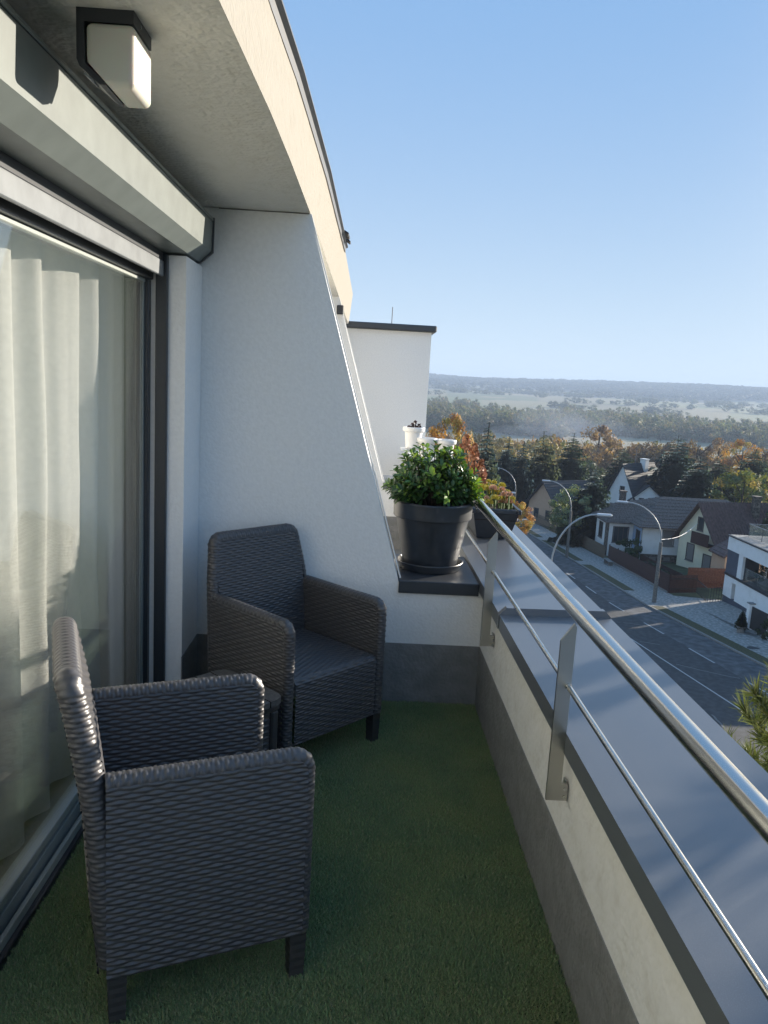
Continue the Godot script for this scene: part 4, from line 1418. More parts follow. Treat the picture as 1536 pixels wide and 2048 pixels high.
# ---------------------------------------------------------------- houses across the street
func build_houses() -> void:
	var gy := func(x: float, z: float) -> float: return street_ground(x, z)
	# the cream house with its brown ribbed roof
	var y0: float = gy.call(33.6, -74.95)
	var h := gable_house("cream_house", "cream house with steep brown ribbed roof beside the driveway", Vector3(33.6, y0, -74.95), deg_to_rad(-74.3), 5.7, 11.5, 3.2, 6.7, M.wall_cream, M.roof_red_brown, 0.55, true)
	window(h, wall_at(-0.95, 0.75, 0.0, 0), 1.15, 1.75, M.window_frame_brown, 1, M.shutter_board)
	window(h, wall_at(1.55, 0.1, 0.0, 0), 1.2, 1.8, M.window_frame_brown, 1, M.shutter_board)
	window(h, wall_at(0.1, 4.0, 0.0, 0), 0.9, 1.35, M.window_frame_brown, 1)
	var bal := MB.new()
	bal.box(Vector3(-0.2, 2.75, 0.003), Vector3(2.3, 3.0, 0.75))
	bal.box(Vector3(-0.2, 3.0, 0.70), Vector3(2.3, 3.95, 0.75))
	part("balcony", bal, M.fence_brown, h)
	var pipe := MB.new()
	pipe.tube([Vector3(2.85, 2.7, 0.1), Vector3(2.85, -0.5, 0.1)], 0.06, 6)
	part("downpipe", pipe, M.wall_cream, h)
	chimney(h, 0.9, 6.0, -5.6, 1.5, M.stone_clad, 0.6)
	# the white house with the bay
	var w := thing("white_house", "white house with hipped brown tile roof and a bay towards the street", "house", Vector3(29.57, gy.call(29.57, -79.2), -79.2))
	one_box("wall", Vector3(0, 0.8, -13), Vector3(14.5, 3.9, 0), M.wall_white, w)
	one_box("plinth", Vector3(-0.06, -1.5, -13.05), Vector3(14.55, 0.798, 0.06), M.stone_clad, w)
	one_box("bay_wall", Vector3(-2.67, -1.5, -7.3), Vector3(-0.002, 3.75, -2.8), M.wall_white, w)
	one_box("blue_wall", Vector3(-0.02, 0.8, -2.79), Vector3(-0.003, 3.85, -0.01), M.wall_blue, w)
	one_box("stone_pier", Vector3(-2.72, -1.4, -3.9), Vector3(-2.675, 3.7, -2.75), M.stone_clad, w)
	for q in [[3.4, 1.0], [1.9, 1.0]]:
		window(w, wall_at(q[0] - 0.6, 0.05, 0.06, 0), 0.95, 0.6, M.stone_clad, 1, M.shutter_board)
	window(w, wall_at(2.75, 1.75, 0.0, 0), 1.3, 1.7, M.shutter_board, 1, M.shutter_board)
	window(w, wall_at(-1.35, 1.35, -2.8, 0), 1.75, 1.75, M.window_frame_brown, 3)
	window(w, wall_at(-2.67, 1.35, -5.5, -PI / 2), 1.3, 1.75, M.window_frame_brown, 2)
	window(w, wall_at(-0.02, 1.4, -1.2, -PI / 2), 1.2, 1.7, M.window_frame_brown, 2)
	var roofs := [[Vector3(-0.6, 3.75, 0.6), Vector3(15.1, 3.75, 0.6), Vector3(15.1, 3.75, -13.6), Vector3(-0.6, 3.75, -13.6), Vector3(4.2, 6.1, -6.5), Vector3(11.5, 6.1, -6.5)], [Vector3(-3.2, 3.6, -2.3), Vector3(1.6, 3.6, -2.3), Vector3(3.0, 3.6, -7.9), Vector3(-3.2, 3.6, -7.9), Vector3(-0.8, 5.35, -5.1), Vector3(3.6, 5.6, -5.1)]]
	for q in roofs:
		for f in [[q[0], q[1], q[5], q[4]], [q[2], q[3], q[4], q[5]], [q[3], q[0], q[4]], [q[1], q[2], q[5]]]:
			var b := MB.new()
			roof_slab(b, f, 0.12)
			var rf := part("roof", b, M.roof_brown, w)
			var low0: Vector3 = f[0]
			var low1: Vector3 = f[1]
			var top0: Vector3 = f[3] if f.size() == 4 else f[2]
			var top1: Vector3 = f[2]
			for k in 9:
				var t := (k + 0.5) / 9.5
				var cq := MB.new()
				cq.tube([low0.lerp(top0, t) + Vector3(0, 0.01, 0), low1.lerp(top1, t) + Vector3(0, 0.01, 0)], 0.045, 4, false)
				part("tile_course", cq, M.roof_brown, rf)
	var gut := MB.new()
	gut.tube([Vector3(-0.1, 3.6, 0.25), Vector3(-0.1, 3.3, 0.1), Vector3(-0.1, -0.5, 0.1)], 0.06, 6)
	part("downpipe", gut, M.lamp_post_steel, w)
	chimney(w, 0.3, 5.0, -8.2, 1.2, M.roof_brown, 0.6)
	# the modern house
	var my: float = gy.call(29.1, -59.4)
	var m := thing("modern_house", "modern white flat-roofed house with slate panel and glass roof terrace", "house", Vector3(29.1, my, -59.4))
	one_box("plinth", Vector3(0.03, -1.2, 0.02), Vector3(11, 0.62, 17.4), M.wall_slate, m)
	for s in [[0.0, 1.35], [1.95, 17.4]]:
		one_box("lower_wall", Vector3(0, 0.623, s[0]), Vector3(11, 2.28, s[1]), M.wall_white, m)
	one_box("niche_wall", Vector3(0.5, 0.623, 1.351), Vector3(11, 1.9, 1.949), M.wall_white, m)
	one_box("niche_lintel", Vector3(0, 1.902, 1.351), Vector3(11, 2.28, 1.949), M.wall_white, m)
	window(m, wall_at(0.5, 0.66, 1.65, -PI / 2), 0.5, 1.1, M.frame_dark, 1)
	one_box("balcony_floor", Vector3(-0.06, 2.282, -0.02), Vector3(11, 2.46, 17.45), M.frame_dark, m)
	one_box("slate_panel", Vector3(0.0, 2.462, 0.0), Vector3(1.7, 4.3, 1.8), M.wall_slate, m)
	one_box("rear_wall", Vector3(2.2, 2.462, 1.82), Vector3(11, 4.3, 17.4), M.wall_white, m)
	one_box("side_pier", Vector3(0.02, 2.462, 1.802), Vector3(0.22, 4.3, 2.5), M.wall_white, m)
	for k in 3:
		window(m, wall_at(2.2, 2.5, 4.0 + k * 4.2, -PI / 2), 3.6, 1.7, M.frame_dark, 3)
	one_box("roof_band", Vector3(-0.05, 4.302, -0.03), Vector3(11, 5.34, 17.45), M.wall_white, m)
	one_box("roof_edge", Vector3(-0.12, 5.342, -0.1), Vector3(11.05, 5.44, 17.5), M.frame_dark, m)
	one_box("terrace_floor", Vector3(0.0, 5.442, 0.02), Vector3(10.9, 5.46, 17.4), M.paving, m)
	for k in 8:
		var z := 0.5 + k * 2.0
		one_box("balustrade_pane", Vector3(0.27, 2.5, z + 2.1), Vector3(0.285, 3.35, z + 4.05), M.clear_glass, m)
		var ter := one_box("terrace_pane", Vector3(1.2, 5.5, z), Vector3(1.215, 6.4, z + 1.95), M.clear_glass, m)
		one_box("terrace_post", Vector3(1.22, 5.46, z - 0.03), Vector3(1.26, 6.42, z + 0.01), M.frame_dark, ter)
	for k in 4:
		one_box("terrace_pane", Vector3(1.25 + k * 2.0, 5.5, 0.44), Vector3(3.2 + k * 2.0, 6.4, 0.455), M.clear_glass, m)
	for k in 5:
		one_box("terrace_post", Vector3(1.225 + k * 1.98, 5.46, 0.46), Vector3(1.265 + k * 1.98, 6.42, 0.50), M.frame_dark, m)
	one_box("terrace_rail", Vector3(1.19, 6.421, 0.42), Vector3(1.24, 6.46, 17.3), M.slat_alu, m)
	one_box("terrace_rail", Vector3(1.241, 6.421, 0.42), Vector3(9.2, 6.46, 0.47), M.slat_alu, m)
	one_box("balustrade_rail", Vector3(0.25, 3.352, 2.52), Vector3(0.3, 3.39, 17.3), M.slat_alu, m)
	var mast := MB.new()
	mast.tube([Vector3(3.4, 5.46, 1.0), Vector3(3.4, 8.0, 1.0)], 0.04, 6)
	part("mast", mast, M.slat_alu, m)
	rng.seed = 51
	var shade := leafy(51, 12, 60, 0.09, [Color(0.04, 0.06, 0.025), Color(0.03, 0.045, 0.02)]).mesh(M.leaf_far, true)
	var bp := thing("balcony_bush", "dark leafy bush on the modern house's recessed balcony", "shrub", Vector3(30.2, my + 2.461, -55.9))
	put("foliage", shade, bp, Transform3D(Basis.from_scale(Vector3(0.55, 0.85, 0.9)), Vector3(0, 0.9, 0)))
	var tp := thing("terrace_pot_plant", "small pot plant on the modern house's sunlit roof terrace", "plant", Vector3(32.4, my + 5.461, -56.6))
	put("foliage", shade, tp, Transform3D(Basis.from_scale(Vector3.ONE * 0.35), Vector3(0, 0.62, 0)))
	var tpb := MB.new()
	tpb.lathe(pot_shape(0.14, 0.2, 0.35, 0.06), 16)
	part("pot", tpb, M.pot_grey, tp)
	var gs := gable_house("added_shade_shed", "small orange-cream shed added between the houses to shade the road", Vector3(33.6, street_ground(33.6, -65.2), -65.2), 0.0, 3.6, 2.6, 2.9, 4.0, M.wall_peach, M.roof_red_brown, 0.25)  # added to block low sun from the gap between the houses
	window(gs, wall_at(0.6, 1.0, 0.0, 0), 0.8, 1.0, M.window_frame_brown, 1)
	# the steep gabled house among the spruces
	var c := gable_house("chalet", "white house with very steep dark roof among the tall spruces", Vector3(42.0, -18.6, -124.0), deg_to_rad(-52), 5.4, 8.5, 3.4, 8.9, M.wall_white, M.roof_dark, 0.35)
	window(c, wall_at(0.2, 4.2, 0.0, 0), 0.9, 1.2, M.window_frame_brown, 2)
	window(c, wall_at(-1.3, 1.2, 0.0, 0), 1.0, 1.2, M.window_frame_brown, 2)
	chimney(c, 0.3, 8.6, -5.4, 1.0, M.wall_white, 1.0)
	var an := MB.new()
	an.tube([Vector3(0, 8.5, -3.2), Vector3(0, 11.2, -3.2)], 0.04, 5)
	an.tube([Vector3(-0.8, 10.6, -3.2), Vector3(0.8, 10.6, -3.2)], 0.025, 5)
	part("antenna", an, M.slat_alu, c)
	var cw := gable_house("chalet_wing", "low white gabled wing with two small windows beside the steep dark roof", Vector3(45.6, -18.6, -121.5), deg_to_rad(-14), 5.6, 5.0, 3.4, 5.9, M.wall_white, M.roof_dark, 0.3)
	window(cw, wall_at(-1.0, 3.3, 0.0, 0), 0.8, 0.6, M.window_frame_brown, 1)
	window(cw, wall_at(1.1, 3.3, 0.0, 0), 0.8, 0.6, M.window_frame_brown, 1)
	window(cw, wall_at(-0.2, 0.9, 0.0, 0), 1.2, 1.3, M.window_frame_brown, 2)
	# low dark roofed shed between the white house and the chalet
	gable_house("dark_roof_shed", "low shed with dark flat-pitched roof behind the white house", Vector3(34.5, -17.3, -96.0), deg_to_rad(-80), 7.0, 6.5, 4.0, 5.0, M.wall_white, M.roof_dark, 0.3)
	# the peach house with the dark blue roof
	var p := gable_house("peach_house", "peach walled house with dark blue-grey roof near the far lamp posts", Vector3(26.2, -17.9, -110.0), deg_to_rad(-62), 6.2, 9.0, 3.2, 6.4, M.wall_peach, M.roof_dark, 0.5)
	window(p, wall_at(-1.3, 1.0, 0.0, 0), 1.0, 1.4, M.window_frame_brown, 2)
	window(p, wall_at(1.2, 1.0, 0.0, 0), 1.0, 1.4, M.window_frame_brown, 2)
	var br := gable_house("brown_roof_house", "house with low brown roof and stubby chimney behind the peach house", Vector3(25.0, -18.9, -124.0), deg_to_rad(85), 8.0, 9.0, 3.2, 6.0, M.wall_peach, M.roof_brown, 0.5)
	chimney(br, 0.8, 5.6, 3.2 - 6.0, 1.3, M.kerb, 0.7)
	gable_house("red_roof_house", "small house with bright red tile roof among the conifers", Vector3(39.8, -19.9, -138.0), deg_to_rad(88), 5.4, 7.0, 3.6, 6.3, M.wall_white, M.roof_red, 0.4)
	var wg := gable_house("white_gable_house", "white gabled house with brown roof peeping over the red roof", Vector3(38.6, -20.4, -146.0), deg_to_rad(38), 5.6, 8.0, 3.8, 7.0, M.wall_white, M.roof_brown, 0.4)
	window(wg, wall_at(0, 4.2, 0, 0), 0.9, 1.1, M.window_frame_brown, 2)
	gable_house("pale_roof_house", "house with pale blue-grey metal roof behind the cream house", Vector3(46.5, -16.6, -86.0), deg_to_rad(-70), 6.0, 8.0, 3.8, 6.9, M.wall_white, M.roof_pale, 0.4)
	gable_house("barn", "long grey-roofed barn far behind the dark spruces", Vector3(58.0, -31.0, -300.0), deg_to_rad(80), 9.0, 24.0, 5.0, 9.0, M.shutter_board, M.roof_brown, 0.6)

func fence_panel(o: Node, a: Vector2, b: Vector2, h: float, m: Material, boards: int, gap := 0.012) -> void:   # upright boards between two points
	var d := (b - a) / boards
	for k in boards:
		var p := a + d * k
		var q := a + d * (k + 1)
		var dir := d.normalized()
		var nrm := dir.orthogonal() * 0.012
		p += dir * gap
		q -= dir * gap
		var yb := street_ground(p.x, p.y) + 0.1
		var pts := []
		for e in [p - nrm, q - nrm, q + nrm, p + nrm]:
			pts.append(Vector3(e.x, yb, e.y))
		var bm := MB.new()
		var up := Vector3(0, h, 0)
		for i in 4:
			bm.quad(pts[(i + 1) % 4], pts[i], pts[i] + up, pts[(i + 1) % 4] + up)
		bm.quad(pts[0] + up, pts[1] + up, pts[2] + up, pts[3] + up)
		part("board", bm, m, o)

func fence_rails(o: Node, a: Vector2, b: Vector2, hs: Array, m: Material, off: float) -> void:
	for h in hs:
		var bm := MB.new()
		bm.tube([Vector3(a.x + off, street_ground(a.x, a.y) + 0.1 + h, a.y), Vector3(b.x + off, street_ground(b.x, b.y) + 0.1 + h, b.y)], 0.035, 4)
		part("rail", bm, m, o)

func build_fences() -> void:
	var f := thing("brown_board_fence", "long dark red-brown board fence in front of the white house", "fence")
	fence_panel(f, Vector2(26.0, -78.6), Vector2(25.65, -61.6), 1.55, M.fence_brown, 60)
	fence_rails(f, Vector2(26.0, -78.6), Vector2(25.65, -61.6), [0.3, 1.3], M.fence_brown, 0.06)
	for k in 7:
		var z := -78.6 + k * 2.833
		var x := 26.0 - 0.35 * k / 6.0
		one_box("post", Vector3(x + 0.02, street_ground(x, z) - 0.2, z - 0.05), Vector3(x + 0.12, street_ground(x, z) + 1.72, z + 0.05), M.fence_brown, f)
	var base := MB.new()
	base.box(Vector3(25.6, -0.1, 0), Vector3(25.61, 0, 0.01))
	var cu := strip(-61.6, -78.6, func(z): return 25.52 + (-61.6 - z) * 0.0206, func(z): return 25.60 + (-61.6 - z) * 0.0206, 0.24, 3.0, 0.2)
	part("footing", cu, M.kerb, f)
	var g := thing("brown_gate", "closed dark brown board gate at the corner of the brown fence", "gate")
	fence_panel(g, Vector2(25.75, -61.55), Vector2(28.3, -62.3), 1.5, M.fence_brown, 10)
	fence_rails(g, Vector2(25.75, -61.5), Vector2(28.3, -62.25), [0.35, 1.2], M.iron, 0.0)
	var r := thing("rust_fence", "short rusty orange board fence between brown gate and modern house", "fence")
	fence_panel(r, Vector2(28.4, -64.6), Vector2(32.0, -64.8), 1.75, M.fence_rust, 14, 0.008)
	fence_rails(r, Vector2(28.4, -64.55), Vector2(32.0, -64.75), [0.4, 1.4], M.fence_rust, 0.0)
	var low := thing("yard_fence", "low brown board fence along the cream house front garden", "fence")
	fence_panel(low, Vector2(29.0, -77.5), Vector2(28.6, -66.0), 0.9, M.fence_brown, 36)
	fence_rails(low, Vector2(29.0, -77.5), Vector2(28.6, -66.0), [0.2, 0.7], M.fence_brown, 0.05)
	# the open iron gate
	var ig := thing("iron_gate", "open black iron bar gate leaf by the modern house", "gate")
	var a := Vector2(28.3, -62.6)
	var b := Vector2(27.4, -58.4)
	for k in 15:
		var p := a.lerp(b, k / 14.0)
		var y := street_ground(p.x, p.y) + 0.14
		var m := MB.new()
		m.tube([Vector3(p.x, y, p.y), Vector3(p.x, y + 1.15, p.y)], 0.016, 5)
		part("bar", m, M.iron, ig)
	for h in [0.16, 1.1]:
		var m := MB.new()
		m.tube([Vector3(a.x, street_ground(a.x, a.y) + h + 0.1, a.y), Vector3(b.x, street_ground(b.x, b.y) + h + 0.1, b.y)], 0.028, 5)
		part("rail", m, M.iron, ig)
	var sd := thing("iron_fence", "short black iron bar fence meeting the modern house corner", "fence")
	for k in 6:
		var p := Vector2(27.5, -58.4).lerp(Vector2(28.95, -59.2), k / 5.0)
		var y := street_ground(p.x, p.y) + 0.1
		var m := MB.new()
		m.tube([Vector3(p.x, y, p.y), Vector3(p.x, y + 1.15, p.y)], 0.02, 5)
		part("bar", m, M.iron, sd)
	for h in [0.2, 1.1]:
		var m := MB.new()
		m.tube([Vector3(27.5, street_ground(27.5, -58.4) + h + 0.1, -58.4), Vector3(28.95, street_ground(28.95, -59.2) + h + 0.1, -59.2)], 0.025, 5)
		part("rail", m, M.iron, sd)
	# weathered picket fences further on
	var pk := thing("picket_fence", "weathered wooden picket fence between the bay and the big spruce", "fence")
	fence_panel(pk, Vector2(25.75, -79.0), Vector2(26.1, -93.0), 1.35, M.fence_wood, 66, 0.035)
	fence_rails(pk, Vector2(25.75, -79.0), Vector2(26.1, -93.0), [0.3, 1.0], M.fence_wood, 0.06)
	var pf := thing("far_picket_fence", "grey picket fence under the pale leafy tree further along", "fence")
	fence_panel(pf, Vector2(26.1, -94.0), Vector2(25.4, -114.0), 1.5, M.fence_wood, 44, 0.14)
	fence_rails(pf, Vector2(26.1, -94.0), Vector2(25.4, -114.0), [0.3, 1.1], M.fence_wood, 0.06)
	# gate posts and black gate at the modern house drive
	var gp := thing("black_gate", "black sheet gate between pale posts in front of the modern house", "gate")
	for q in [[26.5, -49.9], [26.75, -47.6]]:
		var y := street_ground(q[0], q[1]) + 0.1
		one_box("gate_post", Vector3(q[0] - 0.18, y - 0.3, q[1] - 0.18), Vector3(q[0] + 0.18, y + 1.75, q[1] + 0.18), M.wall_white, gp, 0.02)
		one_box("post_cap", Vector3(q[0] - 0.22, y + 1.751, q[1] - 0.22), Vector3(q[0] + 0.22, y + 1.83, q[1] + 0.22), M.kerb, gp, 0.02)
	var leaf := MB.new()
	leaf.box(Vector3(0, 0.1, -0.03), Vector3(1.95, 1.6, 0.03), Transform3D(Basis(Vector3.UP, deg_to_rad(-83.8)), Vector3(26.52, street_ground(26.5, -49.9) + 0.12, -49.72)))
	part("gate_leaf", leaf, M.iron, gp)
	# potted topiary
	var tp := thing("topiary_pot", "grey tub with the small cone topiary on the pavement", "flower pot", Vector3(25.45, street_ground(25.45, -48.8) + 0.1, -48.8))
	var tb := MB.new()
	tb.lathe(pot_shape(0.22, 0.33, 0.45, 0.07), 20)
	part("pot", tb, M.kerb, tp)
	var tc := thing("topiary", "small clipped conifer cone in a grey tub by the black gate", "plant", Vector3(25.45, street_ground(25.45, -48.8) + 0.45, -48.8))
	put("foliage", spruce(71, [Color(0.05, 0.08, 0.04), Color(0.06, 0.09, 0.045)], 30, 14).mesh(M.needle, true), tc, Transform3D(Basis.from_scale(Vector3(0.42, 1.35, 0.42)), Vector3.ZERO))
	var gb := thing("gate_bush", "dark rounded bush standing in front of the black gate", "shrub", Vector3(26.2, street_ground(26.2, -47.3) + 0.05, -47.3))
	put("foliage", leafy(72, 12, 70, 0.1, [Color(0.025, 0.04, 0.02), Color(0.035, 0.05, 0.022)]).mesh(M.leaf_far, true), gb, Transform3D(Basis.from_scale(Vector3(0.6, 0.75, 0.6)), Vector3(0, 0.7, 0)))
	var rb := thing("round_bush", "round dark green bush below the white house's big window", "shrub", Vector3(27.9, street_ground(27.9, -78.2), -78.2))
	put("foliage", leafy(73, 22, 110, 0.07, [Color(0.03, 0.055, 0.022), Color(0.04, 0.07, 0.025)], 0.3, 0.62).mesh(M.leaf_far, true), rb, Transform3D(Basis.from_scale(Vector3(1.55, 1.5, 1.4)), Vector3(0, 1.35, 0)))
	var gh := thing("low_hedge", "low dark shrubs in the front garden of the white house", "shrub", Vector3(28.2, street_ground(28.2, -71.0), -71.0))
	put("foliage", leafy(74, 22, 80, 0.07, [Color(0.03, 0.045, 0.022), Color(0.045, 0.06, 0.025)], 0.3, 0.5).mesh(M.leaf_far, true), gh, Transform3D(Basis.from_scale(Vector3(1.3, 0.5, 4.5)), Vector3(0, 0.4, 0)))
	# a bench by the fence
	var be := thing("roadside_bench", "pale slatted bench by the end of the brown fence", "bench", Vector3(25.0, street_ground(25.0, -75.3) + 0.1, -75.3))
	for k in 3:
		one_box("slat", Vector3(-0.25 + k * 0.17, 0.42, -0.9), Vector3(-0.11 + k * 0.17, 0.46, 0.9), M.kerb, be)
	for z in [-0.7, 0.7]:
		one_box("leg", Vector3(-0.22, 0.0, z - 0.06), Vector3(0.2, 0.419, z + 0.06), M.concrete_post, be)
	# lamps
	street_lamp("concrete street lamp in front of the cream house, arm reaching left", Vector3(22.95, street_ground(22.95, -57.5) + 0.1, -57.5), 7.6, Vector3(-2.85, 0, -0.4), true)
	street_lamp("street lamp by the pale leafy tree further down the road", Vector3(21.9, street_ground(21.9, -79.4) + 0.1, -79.4), 7.85, Vector3(-2.5, 0, -0.3), true)
	street_lamp("farthest street lamp, in front of the dark spruces", Vector3(22.4, street_ground(22.4, -111.6) + 0.1, -111.6), 7.8, Vector3(-3.1, 0, -0.3), true)
	street_lamp("bright steel street lamp on the near pavement curving right over the road", Vector3(11.0, street_ground(11.0, -43.0) + 0.1, -43.0), 8.0, Vector3(2.4, 0, 0.2), false)
	street_lamp("steel street lamp on the near pavement beyond the succulent trough", Vector3(11.0, street_ground(11.0, -71.0) + 0.1, -71.0), 7.1, Vector3(2.5, 0, 0.2), false)
	var wire := MB.new()
	var wp := []
	for k in 13:
		var t := k / 12.0
		var p := Vector3(22.95, -9.2, -57.5).lerp(Vector3(33.2, -10.6, -74.6), t)
		wp.append(p - Vector3(0, 0.45 * sin(PI * t), 0))
	wire.tube(wp, 0.02, 5)
	tag(put("overhead_cable", wire.mesh(M.lamp_head), self), "pale overhead cable sagging from the concrete lamp to the cream house", "cable")
	var sg := thing("road_sign", "small blue road sign near the farthest lamp", "road sign", Vector3(23.4, street_ground(23.4, -106.0) + 0.1, -106.0))
	var sp := MB.new()
	sp.tube([Vector3(0, -0.2, 0), Vector3(0, 2.6, 0)], 0.035, 6)
	part("pole", sp, M.lamp_post_steel, sg)
	one_box("panel", Vector3(-0.35, 2.0, 0.04), Vector3(0.35, 2.7, 0.06), mat("sign_blue", lin(0.03, 0.14, 0.42), 0.5), sg)
	one_box("mark", Vector3(-0.1, 2.12, 0.062), Vector3(0.1, 2.58, 0.068), M.wall_white, sg)

# ---------------------------------------------------------------- trees
func pine_crown(sd: int, tiers: int, cols: Array) -> MB:   # open pine with long needle tufts, height 1, radius 1 in xz
	rng.seed = sd
	var b := MB.new()
	for k in tiers:
		var f := float(k) / tiers
		var y := lerpf(0.30, 0.99, f)
		var reach := pow(1.0 - f, 0.75) * 0.95 + 0.08
		var count := 6 if f < 0.8 else 4
		for q in count:
			var a := TAU * (q + rng.randf()) / count + k * 0.9
			var len := reach * rng.randf_range(0.65, 1.1)
			var dir := Vector3(cos(a), 0, sin(a))
			for s in 9:
				var t := (s + 1.5) / 9.5
				var c := dir * len * t + Vector3.UP * (y + 0.05 * t * t - 0.02) + Vector3(-dir.z, 0, dir.x) * rng.randf_range(-0.16, 0.16) * len
				if t < 0.3:
					continue
				var base: Color = cols[rng.randi() % cols.size()]
				for i in 34:
					var nd := (Vector3(dir.x, 1.0, dir.z) * 0.55 + ball()).normalized()
					nd.y *= 0.28
					var w := nd.cross(ball()).normalized() * Vector3(1, 0.28, 1) * 0.008
					b.col = tint(base, 0.3)
					b.tri(c - w, c + w, c + nd * rng.randf_range(0.09, 0.17))
	return b

